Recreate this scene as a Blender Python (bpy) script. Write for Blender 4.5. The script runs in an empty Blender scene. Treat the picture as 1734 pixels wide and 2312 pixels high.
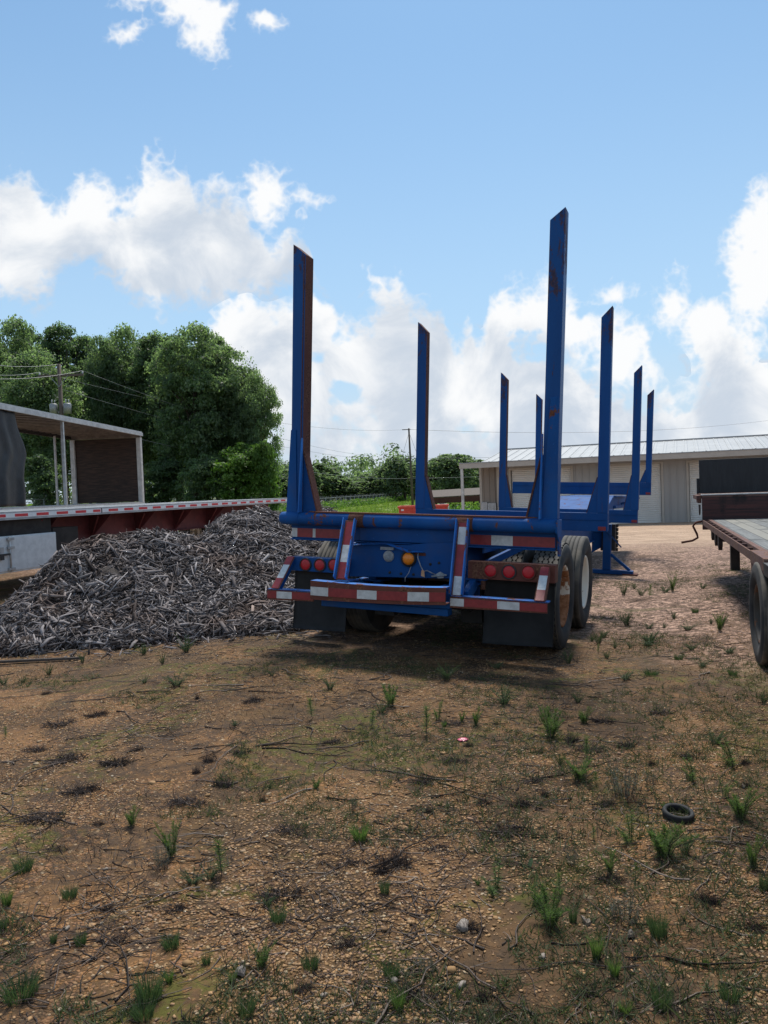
import bpy, bmesh, math, random
import numpy as np
from mathutils import Vector, Matrix, Euler
rng = np.random.default_rng(7); random.seed(7)
R = math.radians
scene = bpy.context.scene
col = scene.collection

# ------------------------------------------------------------------ camera
H, PITCH, ROLL, FPX = 1.5, R(-1.7), R(-2.1), 1670.0
cam_d = bpy.data.cameras.new('camera'); cam = bpy.data.objects.new('camera', cam_d); col.objects.link(cam)
cam_d.sensor_fit = 'VERTICAL'; cam_d.sensor_height = 36.0; cam_d.lens = 36.0 * FPX / 2312.0
cam_d.clip_start = 0.1; cam_d.clip_end = 3000
cam.location = (0, 0, H)
cam.rotation_euler = (Matrix.Rotation(math.pi/2 + PITCH, 3, 'X') @ Matrix.Rotation(ROLL, 3, 'Z')).to_euler()
scene.camera = cam
CAMR = np.array(Matrix.Rotation(math.pi/2 + PITCH, 3, 'X') @ Matrix.Rotation(ROLL, 3, 'Z'))
CAMP = np.array([0, 0, H])
def ray(u, v): return CAMR @ np.array([(u-867.)/FPX, (1156.-v)/FPX, -1.])
def at_y(u, v, y): d = ray(u, v); return CAMP + d*(y/d[1])
def at_z(u, v, z): d = ray(u, v); return CAMP + d*((z-H)/d[2])
def at_plane(u, v, p0, n): d = ray(u, v); return CAMP + d*(np.dot(np.array(p0)-CAMP, n)/np.dot(d, n))

# ------------------------------------------------------------------ light, sky, exposure
SUN_EL, SUN_AZ = R(61), R(8)          # azimuth measured from +Y (straight ahead) towards +X
SKY_STRENGTH, SUN_STRENGTH, SUN_ANGLE = 0.10, 5.0, R(13)
scene.view_settings.view_transform = 'Standard'; scene.view_settings.look = 'None'
scene.view_settings.gamma = 1.0; scene.view_settings.exposure = 0.0
sun_d = bpy.data.lights.new('sun', 'SUN'); sun = bpy.data.objects.new('sun', sun_d); col.objects.link(sun)
sun_d.energy = SUN_STRENGTH; sun_d.angle = SUN_ANGLE; sun_d.color = (1.0, 0.95, 0.87)
sd = Vector((math.sin(SUN_AZ)*math.cos(SUN_EL), math.cos(SUN_AZ)*math.cos(SUN_EL), math.sin(SUN_EL)))
sun.rotation_euler = sd.to_track_quat('Z', 'Y').to_euler(); sun.location = sd*60

class NT:                                # tiny node-tree helper
    def __init__(s, nt): s.nt = nt; s.L = nt.links
    def n(s, t, **k):
        nd = s.nt.nodes.new(t)
        for a, b in k.items(): setattr(nd, a, b)
        return nd
    def set(s, sock, v):
        if hasattr(v, 'is_output') or isinstance(v, bpy.types.NodeSocket): s.L.new(v, sock)
        elif v is not None: sock.default_value = v
    def math(s, op, a, b=None, c=None, clamp=False):
        nd = s.n('ShaderNodeMath', operation=op, use_clamp=clamp)
        for i, x in enumerate((a, b, c)):
            if x is not None: s.set(nd.inputs[i], x)
        return nd.outputs[0]
    def vm(s, op, a, b=None, scale=None):
        nd = s.n('ShaderNodeVectorMath', operation=op); s.set(nd.inputs[0], a)
        if b is not None: s.set(nd.inputs[1], b)
        if scale is not None: s.set(nd.inputs['Scale'], scale)
        return nd.outputs['Value'] if op in ('LENGTH', 'DOT_PRODUCT') else nd.outputs[0]
    def ss(s, x, lo, hi, a=0.0, b=1.0):
        nd = s.n('ShaderNodeMapRange', interpolation_type='SMOOTHSTEP')
        s.set(nd.inputs['Value'], x)
        for k, v in (('From Min', lo), ('From Max', hi), ('To Min', a), ('To Max', b)): s.set(nd.inputs[k], v)
        return nd.outputs[0]
    def noise(s, vec, scale, detail=4, rough=.55, dist=0, dims='3D', out='Fac'):
        nd = s.n('ShaderNodeTexNoise', noise_dimensions=dims); s.set(nd.inputs['Vector'], vec)
        nd.inputs['Scale'].default_value = scale; nd.inputs['Detail'].default_value = detail
        nd.inputs['Roughness'].default_value = rough; nd.inputs['Distortion'].default_value = dist
        return nd.outputs[out]
    def vor(s, vec, scale, feature='F1', dims='3D', rand=1.0):
        nd = s.n('ShaderNodeTexVoronoi', feature=feature, voronoi_dimensions=dims); s.set(nd.inputs['Vector'], vec)
        nd.inputs['Scale'].default_value = scale; nd.inputs['Randomness'].default_value = rand
        return nd
    def mix(s, f, a, b, blend='MIX'):
        nd = s.n('ShaderNodeMix', data_type='RGBA', blend_type=blend)
        s.set(nd.inputs['Factor'], f); s.set(nd.inputs['A'], c4(a)); s.set(nd.inputs['B'], c4(b))
        return nd.outputs['Result']
    def ramp(s, f, stops, interp='LINEAR'):
        nd = s.n('ShaderNodeValToRGB'); s.set(nd.inputs[0], f); cr = nd.color_ramp; cr.interpolation = interp
        while len(cr.elements) < len(stops): cr.elements.new(.5)
        for e, (p, c) in zip(cr.elements, stops): e.position = p; e.color = c4(c)
        return nd.outputs[0]
    def sep(s, v): return s.n('ShaderNodeSeparateXYZ'), v
def c4(c): return (*c, 1.0) if isinstance(c, (tuple, list)) and len(c) == 3 else c

world = bpy.data.worlds.new('World'); scene.world = world; world.use_nodes = True
def build_world():
    nt = world.node_tree; nt.nodes.clear(); w = NT(nt)
    # cloud banks: the lie of their tops and bases against azimuth, looked up from curves; small clouds as soft ellipsoids
    def A(u, v): d = ray(u, v); return d[0]/d[1], d[2]/d[1]
    def curve(x, pts_list):               # up to three curves of azimuth in one table
        nd = w.n('ShaderNodeRGBCurve')
        for ci, pts in enumerate(pts_list):
            c = nd.mapping.curves[ci]; P_ = sorted((A(u, v)[0]*.8+.5, A(u, v)[1]+.1) for u, v in pts)
            P_ = [(max(0., min(1., p)), max(0., min(1., q))) for p, q in P_]
            c.points[0].location = P_[0]; c.points[1].location = P_[-1]
            for p in P_[1:-1]: c.points.new(*p)
        nd.mapping.use_clip = True; nd.mapping.update()
        cb = w.n('ShaderNodeCombineXYZ'); 
        for i in range(3): w.set(cb.inputs[i], w.math('MULTIPLY_ADD', x, .8, .5))
        w.set(nd.inputs['Color'], cb.outputs[0]); sp = w.n('ShaderNodeSeparateXYZ'); w.set(sp.inputs[0], nd.outputs[0])
        return [w.math('SUBTRACT', o, .1) for o in sp.outputs]
    tc = w.n('ShaderNodeTexCoord'); dirv = tc.outputs['Generated']
    sp = w.n('ShaderNodeSeparateXYZ'); w.set(sp.inputs[0], dirv); X, Y, Z = sp.outputs
    Ys = w.math('MAXIMUM', Y, .12)
    cb = w.n('ShaderNodeCombineXYZ'); w.set(cb.inputs[0], w.math('DIVIDE', X, Ys)); w.set(cb.inputs[1], w.math('DIVIDE', Z, Ys))
    P = cb.outputs[0]
    wob = w.noise(P, 8.0, 2, .5, 0, '2D', 'Color')
    Pw = w.vm('ADD', P, w.vm('SCALE', w.vm('SUBTRACT', wob, (.5,.5,.5)), scale=.035))
    spw = w.n('ShaderNodeSeparateXYZ'); w.set(spw.inputs[0], Pw); a_, b_ = spw.outputs[0], spw.outputs[1]
    t1, b1, t2 = curve(a_, [
        [(-60,385),(0,400),(45,385),(75,430),(120,470),(170,425),(225,415),(280,440),(320,425),(335,380),(385,372),(425,395),(440,440),(490,425),(530,450),(570,500),(620,560),(645,520),(690,500),(700,585),(720,640),(760,660)],
        [(-60,680),(0,665),(60,690),(110,670),(150,625),(190,610),(250,640),(330,680),(400,690),(470,685),(560,665),(640,655),(700,640),(760,645)],
        [(440,800),(480,690),(520,655),(560,640),(600,690),(660,660),(720,640),(760,665),(800,655),(850,630),(890,640),(930,690),(985,690),(1005,740),(1030,770),(1055,715),(1085,770),(1120,690),(1180,655),(1240,640),(1290,670),(1330,700),(1390,690),(1430,715),(1470,740),(1500,800),(1540,860),(1560,770),(1585,690),(1625,680),(1660,720),(1690,800),(1734,880),(1800,900)]])
    def bank(top, base, soft_t, soft_b):
        f1 = w.math('DIVIDE', w.math('SUBTRACT', top, b_), soft_t); f2 = w.math('DIVIDE', w.math('SUBTRACT', b_, base), soft_b)
        return w.math('MINIMUM', w.math('MINIMUM', f1, f2), 1.0)
    aL = A(20, 1000)[0]
    k1 = bank(t1, b1, .05, .055)
    # a patch of blue opens inside the second bank
    k2 = bank(t2, -.02, .05, .08)
    nb = w.noise(w.vm('MULTIPLY', P, (1,1.5,1)), 6.5, 3, .5, .4, '2D')
    k2 = w.math('SUBTRACT', k2, w.ss(nb, .47, .66, 0, .95))
    k1 = w.math('SUBTRACT', k1, w.ss(nb, .60, .74, 0, .5))
    acc = w.math('MAXIMUM', w.math('MAXIMUM', k1, k2), -1.2)
    def blob(u, v, ru, rv, wt):
        a, b = A(u, v); x = w.vm('LENGTH', w.vm('DIVIDE', w.vm('SUBTRACT', Pw, (a, b, 0)), (ru*1.15/FPX, rv*1.15/FPX, 1)))
        return w.math('MULTIPLY_ADD', x, -wt, wt)
    for bl in [(612,440,50,42,.75),(592,460,30,40,.7),(688,452,32,16,.5),(1740,560,70,110,1),(1700,630,48,60,.8),(1608,730,52,60,1.3),(1640,800,85,90,1.3),(1690,880,120,90,1.2),(1520,685,34,48,.6),(1392,662,45,18,.5),
               (462,62,42,60,.85),(430,15,55,36,.8),(285,82,24,18,.45),(330,6,52,16,.5),(600,50,22,13,.45)]:
        acc = w.math('MAXIMUM', acc, blob(*bl))
    for bl in [(790,885,60,34,.75),(690,545,40,40,.5)]:
        acc = w.math('SUBTRACT', acc, w.math('MAXIMUM', w.math('MULTIPLY', blob(*bl), 2.0), 0))
    n1 = w.noise(P, 15.0, 7, .60, .25, '2D')
    n2 = w.noise(P, 46.0, 2, .5, 0, '2D')
    D0 = w.math('ADD', acc, w.math('ADD', w.math('MULTIPLY_ADD', n1, 1.75, -.68), w.math('MULTIPLY_ADD', w.math('ABSOLUTE', w.math('SUBTRACT', n2, .5)), -1.4, .15)))
    # elsewhere round the sky: scattered fair-weather clouds of the same kind
    gen = w.math('MULTIPLY_ADD', w.noise(dirv, 2.6, 5, .58, .3), 3.2, -1.65)
    side = w.ss(Y, .30, .50)
    D0 = w.math('ADD', w.math('MULTIPLY', D0, side), w.math('MULTIPLY', gen, w.math('SUBTRACT', 1, side)))
    cov = w.ss(D0, -.12, .72)
    # tops catch the sun, bases stay grey
    h1 = w.math('DIVIDE', w.math('SUBTRACT', b_, b1), w.math('MAXIMUM', w.math('SUBTRACT', t1, b1), .03))
    h2 = w.math('DIVIDE', w.math('SUBTRACT', b_, w.math('SUBTRACT', t2, .20)), .20)
    hh = w.mix(w.math('GREATER_THAN', k1, k2), h2, h1)
    n3 = w.noise(P, 7.0, 6, .58, .3, '2D')
    lit = w.ss(w.math('ADD', w.math('MULTIPLY', hh, .75), w.math('MULTIPLY_ADD', n3, 2.6, -1.3)), -.15, .85)
    ccol = w.mix(lit, (6.0, 6.75, 7.75), (9.75, 9.85, 9.95))
    # whitish layer low over the horizon
    low = w.ss(Z, .0, .20, 1.0, 0.0)
    lown = w.math('MULTIPLY', low, w.math('MULTIPLY_ADD', w.noise(P, 7.0, 4, .6, 0, '2D'), 1.1, .12), clamp=True)
    sky = w.n('ShaderNodeTexSky', sky_type='NISHITA'); sky.sun_disc = False
    sky.sun_elevation = SUN_EL; sky.sun_rotation = SUN_AZ
    sky.air_density = 1.0; sky.dust_density = .6; sky.ozone_density = 1.6; sky.altitude = 80
    skyc = w.mix(1.0, sky.outputs[0], SKY_TINT, 'MULTIPLY')
    skyc = w.mix(w.ss(Z, .03, .65, .85, .14), skyc, (5.3, 7.3, 9.3))
    base = w.mix(lown, skyc, (7.0, 7.6, 8.2))
    out = w.mix(cov, base, ccol)
    bg = w.n('ShaderNodeBackground'); w.set(bg.inputs[0], out); bg.inputs[1].default_value = SKY_STRENGTH
    wo = w.n('ShaderNodeOutputWorld'); w.L.new(bg.outputs[0], wo.inputs[0])
SKY_TINT = (.86, 1.25, 1.40)
build_world()

# ------------------------------------------------------------------ helpers: meshes
def link(name, me, mats=(), parent=None):
    for m in mats: me.materials.append(m)
    o = bpy.data.objects.new(name, me); col.objects.link(o)
    if parent is not None: o.parent = parent
    return o
def tag(o, label=None, cat=None, group=None, kind=None):
    if label: o['label'] = label
    if cat: o['category'] = cat
    if group: o['group'] = group
    if kind: o['kind'] = kind
    return o
def empty(name, loc=(0,0,0), rz=0):
    o = bpy.data.objects.new(name, None); col.objects.link(o); o.location = loc; o.rotation_euler = (0,0,rz)
    o.empty_display_size = .2; return o
def np_mesh(name, V, F, mi=None, smooth=False):
    me = bpy.data.meshes.new(name); V = np.asarray(V, dtype=np.float32)
    if isinstance(F, np.ndarray): F = [F]
    F = [np.asarray(f, dtype=np.int32) for f in F if len(f)]
    loops = np.concatenate([f.ravel() for f in F]); tot = np.concatenate([np.full(len(f), f.shape[1], np.int32) for f in F])
    st = np.concatenate([[0], np.cumsum(tot)[:-1]]).astype(np.int32)
    me.vertices.add(len(V)); me.vertices.foreach_set('co', V.ravel())
    me.loops.add(len(loops)); me.loops.foreach_set('vertex_index', loops)
    me.polygons.add(len(tot)); me.polygons.foreach_set('loop_start', st); me.polygons.foreach_set('loop_total', tot)
    if mi is not None: me.polygons.foreach_set('material_index', np.asarray(mi, np.int32))
    if smooth: me.polygons.foreach_set('use_smooth', np.ones(len(tot), bool))
    me.update(calc_edges=True); me.validate(); return me
class MB:                                # collects shapes, builds ONE mesh object
    def __init__(s): s.v, s.f, s.m, s.s = [], [], [], []
    def add(s, vs, fs, m=0, smooth=False):
        b = len(s.v); s.v += [tuple(map(float, p)) for p in vs]
        for f in fs: s.f.append([b+i for i in f]); s.m.append(m); s.s.append(smooth)
        return s
    def box(s, lo, hi, m=0, M=None):
        (a,b,c),(d,e,f) = lo, hi
        vs = [(a,b,c),(d,b,c),(d,e,c),(a,e,c),(a,b,f),(d,b,f),(d,e,f),(a,e,f)]
        if M is not None: vs = [M @ Vector(p) for p in vs]
        ms = m if isinstance(m, (list, tuple)) else [m]*6
        b0 = len(s.v); s.v += [tuple(map(float, p)) for p in vs]
        for f_, mm in zip([(3,2,1,0),(4,5,6,7),(0,1,5,4),(1,2,6,5),(2,3,7,6),(3,0,4,7)], ms):   # bottom top rear right front left
            s.f.append([b0+i for i in f_]); s.m.append(mm); s.s.append(False)
        return s
    def beam(s, p, q, w, h, m=0, up=(0,0,1)):
        p, q = Vector(p), Vector(q); d = (q-p); L = d.length; d.normalize()
        x = d.cross(Vector(up))
        if x.length < 1e-4: x = d.cross(Vector((0,1,0)))
        x.normalize(); z = x.cross(d)
        M = Matrix((x, d, z)).transposed().to_4x4(); M.translation = p
        return s.box((-w/2,0,-h/2), (w/2,L,h/2), m, M)
    def prism(s, poly, d, m=0, side=None):   # poly: 3-D points in order, extruded by vector d; side: per-edge material
        n = len(poly); d = Vector(d); a = [Vector(p) for p in poly]; b = [p+d for p in a]
        b0 = len(s.v); s.v += [tuple(p) for p in a+b]
        s.f.append([b0+i for i in range(n)][::-1]); s.m.append(m); s.s.append(False)
        s.f.append([b0+n+i for i in range(n)]); s.m.append(m); s.s.append(False)
        for i in range(n):
            j = (i+1) % n; s.f.append([b0+i, b0+j, b0+n+j, b0+n+i]); s.m.append(side[i] if side else m); s.s.append(False)
        return s
    def tube(s, pts, r, seg=8, m=0, cap=True, smooth=True):
        pts = [Vector(p) for p in pts]; rs = r if isinstance(r, (list, tuple)) else [r]*len(pts)
        b0 = len(s.v); ref = None
        for i, p in enumerate(pts):
            t = (pts[min(i+1, len(pts)-1)] - pts[max(i-1, 0)]).normalized()
            if ref is None: ref = t.orthogonal().normalized()
            ref = (ref - t*ref.dot(t)).normalized(); y = t.cross(ref)
            for k in range(seg):
                a = 2*math.pi*k/seg; s.v.append(tuple(p + (ref*math.cos(a) + y*math.sin(a))*rs[i]))
        for i in range(len(pts)-1):
            for k in range(seg):
                k2 = (k+1) % seg
                s.f.append([b0+i*seg+k, b0+i*seg+k2, b0+(i+1)*seg+k2, b0+(i+1)*seg+k]); s.m.append(m); s.s.append(smooth)
        if cap:
            s.f.append([b0+k for k in range(seg)][::-1]); s.m.append(m); s.s.append(False)
            e = b0+(len(pts)-1)*seg; s.f.append([e+k for k in range(seg)]); s.m.append(m); s.s.append(False)
        return s
    def lathe(s, prof, c, axis='x', seg=48, m=0, smooth=True, ms=None):   # prof: list of (axial, radius)
        b0 = len(s.v); c = Vector(c)
        for a, r in prof:
            for k in range(seg):
                t = 2*math.pi*k/seg; u, v = r*math.cos(t), r*math.sin(t)
                p = {'x': (a,u,v), 'y': (u,a,v), 'z': (u,v,a)}[axis]; s.v.append(tuple(c+Vector(p)))
        for i in range(len(prof)-1):
            for k in range(seg):
                k2 = (k+1) % seg
                s.f.append([b0+i*seg+k, b0+i*seg+k2, b0+(i+1)*seg+k2, b0+(i+1)*seg+k]); s.m.append(ms[i] if ms else m); s.s.append(smooth)
        return s
    def disc(s, c, r, axis='y', seg=28, m=0):
        b0 = len(s.v); c = Vector(c)
        for k in range(seg):
            t = 2*math.pi*k/seg; u, v = r*math.cos(t), r*math.sin(t)
            s.v.append(tuple(c+Vector({'x': (0,u,v), 'y': (u,0,v), 'z': (u,v,0)}[axis])))
        s.f.append([b0+k for k in range(seg)]); s.m.append(m); s.s.append(False); return s
    def build(s, name, mats, parent=None, bevel=0, seg=2, recalc=True):
        me = bpy.data.meshes.new(name); me.from_pydata(s.v, [], s.f)
        me.polygons.foreach_set('material_index', s.m); me.polygons.foreach_set('use_smooth', s.s); me.update()
        if recalc:
            bm = bmesh.new(); bm.from_mesh(me); bmesh.ops.recalc_face_normals(bm, faces=bm.faces); bm.to_mesh(me); bm.free()
        if not isinstance(mats, (list, tuple)): mats = [mats]
        o = link(name, me, mats, parent)
        if bevel:
            md = o.modifiers.new('bevel', 'BEVEL'); md.width = bevel; md.segments = seg; md.limit_method = 'ANGLE'; md.angle_limit = R(40)
        return o
def children(o): return [c for c in bpy.data.objects if c.parent == o]
def copy_tree(o, parent=None):
    c = o.copy(); col.objects.link(c)
    if parent is not None: c.parent = parent
    for ch in children(o): copy_tree(ch, c)
    return c
# value noise for the lie of the land
_G = rng.random((256, 256))
def vnoise(x, y):
    x = np.asarray(x, float); y = np.asarray(y, float); xi = np.floor(x).astype(int); yi = np.floor(y).astype(int)
    fx, fy = x-xi, y-yi; fx = fx*fx*(3-2*fx); fy = fy*fy*(3-2*fy); g = lambda a, b: _G[a & 255, b & 255]
    return (g(xi,yi)*(1-fx)+g(xi+1,yi)*fx)*(1-fy)+(g(xi,yi+1)*(1-fx)+g(xi+1,yi+1)*fx)*fy
def fbm(x, y, o=4):
    a, s, t = .5, 0, 0
    for i in range(o): s = s+a*vnoise(x*2**i+17*i, y*2**i+31*i); t += a; a *= .5
    return s/t

# ------------------------------------------------------------------ materials
def mat(name, rough=.6, metal=0.0, color=(.5,.5,.5), spec=None):
    m = bpy.data.materials.new(name); m.use_nodes = True; m.node_tree.nodes.clear(); w = NT(m.node_tree)
    bs = w.n('ShaderNodeBsdfPrincipled'); o = w.n('ShaderNodeOutputMaterial'); w.L.new(bs.outputs[0], o.inputs[0])
    bs.inputs['Base Color'].default_value = c4(color); bs.inputs['Roughness'].default_value = rough; bs.inputs['Metallic'].default_value = metal
    if spec is not None: bs.inputs['Specular IOR Level'].default_value = spec
    w.bs = bs; w.obj = None; w.out = o; return m, w
def ocoord(w):
    tc = w.n('ShaderNodeTexCoord'); return tc.outputs['Object']
def bump(w, h, strength=.3, dist=.01):
    b = w.n('ShaderNodeBump'); b.inputs['Strength'].default_value = strength; b.inputs['Distance'].default_value = dist
    w.set(b.inputs['Height'], h); w.set(w.bs.inputs['Normal'], b.outputs[0])
def wear_mat(name, paint, paint2, rust1, rust2, amount, scale=5.0, rough=.45, chips=None, seed=0.0, bump_s=.25, streak=True):
    m, w = mat(name, rough, spec=.22); oc = ocoord(w)
    v = w.vm('ADD', oc, (seed, seed*1.7, seed*.3))
    sv = w.vm('MULTIPLY', v, (1, 1, .35)) if streak else v
    n1 = w.noise(sv, scale, 8, .65, .6); n2 = w.noise(v, scale*7, 5, .6); n3 = w.noise(sv, scale*.6, 3, .5)
    pc = w.mix(w.ss(n3, .3, .7), paint, paint2)
    if chips: pc = w.mix(w.ss(w.noise(v, scale*9, 4, .7), .66, .70), pc, chips)
    if chips: pc = w.mix(w.ss(w.noise(w.vm('ADD', v, (9,1,5)), 1.9, 6, .68, .5), .46, .74, 0, .26), pc, (.085,.072,.062))
    rc = w.mix(w.ss(n2, .3, .7), rust1, rust2)
    f = w.ss(w.math('ADD', n1, w.math('MULTIPLY_ADD', n2, .22, -.11)), 1-amount-.03, 1-amount+.03)
    w.set(w.bs.inputs['Base Color'], w.mix(f, pc, rc))
    w.set(w.bs.inputs['Roughness'], w.math('MULTIPLY_ADD', f, .38, w.math('MULTIPLY_ADD', n2, .2, rough-.1)))
    bump(w, w.math('ADD', w.math('MULTIPLY', f, .5), w.math('MULTIPLY', n2, .5)), bump_s, .004)
    return m
RU1, RU2 = (.085,.030,.018), (.17,.07,.042)
M_blue = wear_mat('blue_paint', (.0018,.050,.185), (.003,.066,.23), RU1, RU2, .31, 5, .62, chips=(.02,.11,.34))
M_blue_worn = wear_mat('blue_paint_worn', (.0022,.056,.205), (.005,.082,.28), RU1, RU2, .39, 7, .66, chips=(.03,.14,.40), seed=3)
M_blue_lit_worn = wear_mat('blue_paint_skylit_worn', (.03,.18,.52), (.012,.11,.38), RU1, RU2, .42, 9, .6, chips=(.12,.3,.6), seed=5)  # paler blue paints skylight onto bumper tops and lips; chips and rust are wear
M_rust = wear_mat('rusted_steel', (.085,.030,.022), (.11,.042,.03), (.05,.022,.018), (.16,.075,.05), .5, 9, .8, seed=2)
M_rust_paint = wear_mat('brown_primer_steel', (.12,.04,.03), (.15,.055,.038), (.07,.03,.022), (.22,.10,.06), .45, 8, .75, seed=8)
def stake_mat():
    m, w = mat('blue_paint_rubbed_top', .5, spec=.22); oc = ocoord(w); sp = w.n('ShaderNodeSeparateXYZ'); w.set(sp.inputs[0], oc)
    sv = w.vm('MULTIPLY', oc, (1,1,.25)); n1 = w.noise(sv, 7, 8, .68, .7); n2 = w.noise(oc, 40, 5, .6)
    pc = w.mix(w.ss(w.noise(sv, 3, 3), .3, .7), (.0018,.051,.19), (.003,.068,.24))
    z = w.ss(sp.outputs[2], 2.7, 3.75, .03, .20)
    f = w.ss(w.math('ADD', w.math('ADD', n1, z), w.math('MULTIPLY_ADD', n2, .2, -.1)), .66, .74)
    w.set(w.bs.inputs['Base Color'], w.mix(w.math('MULTIPLY', f, .85), pc, w.mix(w.ss(n2,.3,.7), (.030,.024,.030), (.095,.045,.040))))
    w.set(w.bs.inputs['Roughness'], w.math('MULTIPLY_ADD', f, .3, .45)); bump(w, w.math('ADD', f, n2), .2, .004); return m
M_stake = stake_mat()
def simple(name, c1, c2, scale=6, rough=.7, metal=0, b=.15, bd=.004, detail=6, lo=.3, hi=.7, stretch=(1,1,1), spec=None):
    m, w = mat(name, rough, metal, spec=spec); v = w.vm('MULTIPLY', ocoord(w), stretch)
    n = w.noise(v, scale, detail, .62, .3); w.set(w.bs.inputs['Base Color'], w.mix(w.ss(n, lo, hi), c1, c2))
    if b: bump(w, w.noise(v, scale*5, 4), b, bd)
    return m
M_tape_red = simple('red_reflective_tape', (.20,.014,.018), (.27,.022,.024), 25, .4)
M_tape_white = simple('white_reflective_tape', (.42,.43,.42), (.60,.61,.60), 18, .35)
M_tape_red2 = simple('bright_red_tape', (.50,.02,.03), (.60,.03,.04), 25, .4)
M_tape_white2 = simple('clean_white_tape', (.66,.68,.70), (.74,.75,.76), 18, .35)
M_black = simple('black_steel', (.012,.012,.013), (.03,.028,.027), 8, .6)
M_flap = simple('rubber_flap', (.007,.0075,.0085), (.018,.0185,.020), 5, .8, b=.2)
M_lens_red = simple('red_lens', (.42,.008,.014), (.50,.012,.02), 60, .35)
M_lens_amber = simple('amber_lens', (.80,.20,.01), (.9,.26,.015), 60, .25)
M_grey_plastic = simple('grey_fitting', (.22,.23,.24), (.40,.41,.41), 30, .5)
M_wire = simple('grey_cable', (.18,.18,.19), (.35,.35,.36), 30, .5)
M_tagc = simple('tan_card', (.50,.26,.13), (.62,.36,.2), 30, .8)
def tyre_mat(name, a, b, sand):
    m, w = mat(name, .85); oc = ocoord(w); n = w.noise(oc, 6, 6, .65); n2 = w.noise(oc, 50, 4)
    c = w.mix(w.ss(n, .3, .7), a, b); c = w.mix(w.ss(w.noise(oc, 3.2, 5, .6), .48, .62), c, sand)
    w.set(w.bs.inputs['Base Color'], c); bump(w, n2, .25, .004); return m
M_tyre = tyre_mat('tyre_rubber', (.014,.015,.016), (.030,.031,.032), (.050,.048,.045))
M_tread = tyre_mat('dusty_tread', (.055,.050,.043), (.095,.085,.072), (.14,.118,.09))
M_groove = simple('tread_groove', (.012,.012,.012), (.024,.022,.02), 20, .95)
M_rim_white = wear_mat('white_rim', (.74,.70,.60), (.80,.76,.66), (.22,.10,.05), (.35,.2,.11), .36, 6, .5, seed=1, streak=False)
M_rim_rust = wear_mat('rusty_white_rim', (.66,.58,.47), (.72,.64,.52), (.20,.075,.03), (.36,.17,.085), .585, 3.2, .6, seed=4, streak=False)
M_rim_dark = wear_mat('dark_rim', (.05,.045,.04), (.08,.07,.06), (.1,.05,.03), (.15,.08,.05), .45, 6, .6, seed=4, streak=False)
M_alu = simple('weathered_aluminium', (.27,.28,.29), (.40,.41,.42), 5, .45, .35, stretch=(1,1,4))
M_alu_dull = simple('dull_aluminium', (.30,.31,.32), (.44,.45,.46), 5, .55, .3)
M_beam_red = simple('dull_red_beam', (.075,.014,.018), (.13,.026,.028), 6, .7)
M_dark = simple('underside_dark', (.012,.010,.010), (.03,.026,.024), 6, .85)
M_ply = simple('old_plywood', (.018,.011,.008), (.072,.038,.026), 5, .8, stretch=(.5,.5,5), lo=.30, hi=.78, detail=9)
M_white_paint = simple('chalky_white_paint', (.36,.36,.35), (.52,.52,.50), 6, .55)
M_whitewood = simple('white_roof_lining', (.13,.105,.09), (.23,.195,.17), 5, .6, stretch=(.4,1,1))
M_curtain = simple('black_tarp', (.006,.0075,.010), (.016,.019,.025), 4, .6, b=.3, bd=.02)
M_toolbox = simple('pale_grey_toolbox', (.50,.52,.53), (.62,.64,.65), 9, .5)
M_steel = simple('zinc_steel', (.30,.31,.32), (.45,.46,.47), 12, .45, .6)
M_galv = simple('galvanised', (.20,.21,.21), (.30,.31,.32), 12, .5, .4)
def planks(name, c1, c2, c3, pitch, along, gap=.06):
    m, w = mat(name, .8); oc = ocoord(w); sp = w.n('ShaderNodeSeparateXYZ'); w.set(sp.inputs[0], oc)
    ax = {'x': 0, 'y': 1, 'z': 2}; cross = sp.outputs[ax[along[1]]]; t = w.math('DIVIDE', cross, pitch)
    fl = w.math('FLOOR', t); fr = w.math('FRACT', t)
    wn = w.n('ShaderNodeTexWhiteNoise', noise_dimensions='1D'); w.set(wn.inputs['W'], fl)
    st = {'x': (.5,9,9), 'y': (9,.5,9), 'z': (9,9,.5)}[along[0]]
    g = w.noise(w.vm('ADD', w.vm('MULTIPLY', oc, st), w.vm('SCALE', wn.outputs['Color'], scale=20.)), 3.0, 7, .68, .5)
    c = w.mix(w.ss(g, .25, .75), c1, c2); c = w.mix(w.math('MULTIPLY', w.ss(wn.outputs['Value'], .5, .9), .7), c, c3)
    c = w.mix(w.ss(w.noise(oc, 2.2, 5, .6), .55, .68), c, tuple(.5*x for x in c1))
    edge = w.math('MINIMUM', fr, w.math('SUBTRACT', 1, fr)); e = w.ss(edge, 0, gap)
    w.set(w.bs.inputs['Base Color'], w.mix(e, (.012,.011,.010), c)); bump(w, w.math('ADD', e, w.math('MULTIPLY', g, .3)), .5, .01); return m
M_deckwood = planks('grey_deck_planks', (.085,.088,.085), (.17,.175,.17), (.23,.215,.175), .145, 'yx')
M_redwood = planks('flaking_red_planks', (.016,.011,.012), (.085,.026,.022), (.15,.085,.07), .20, 'xz', .03)
M_railrust = wear_mat('scuffed_brown_rail', (.10,.055,.05), (.15,.085,.075), (.06,.028,.024), (.24,.14,.10), .5, 9, .8, seed=6)
M_blackboard = simple('black_board', (.006,.0075,.010), (.015,.0165,.020), 6, .6, stretch=(4,4,.6))
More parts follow.
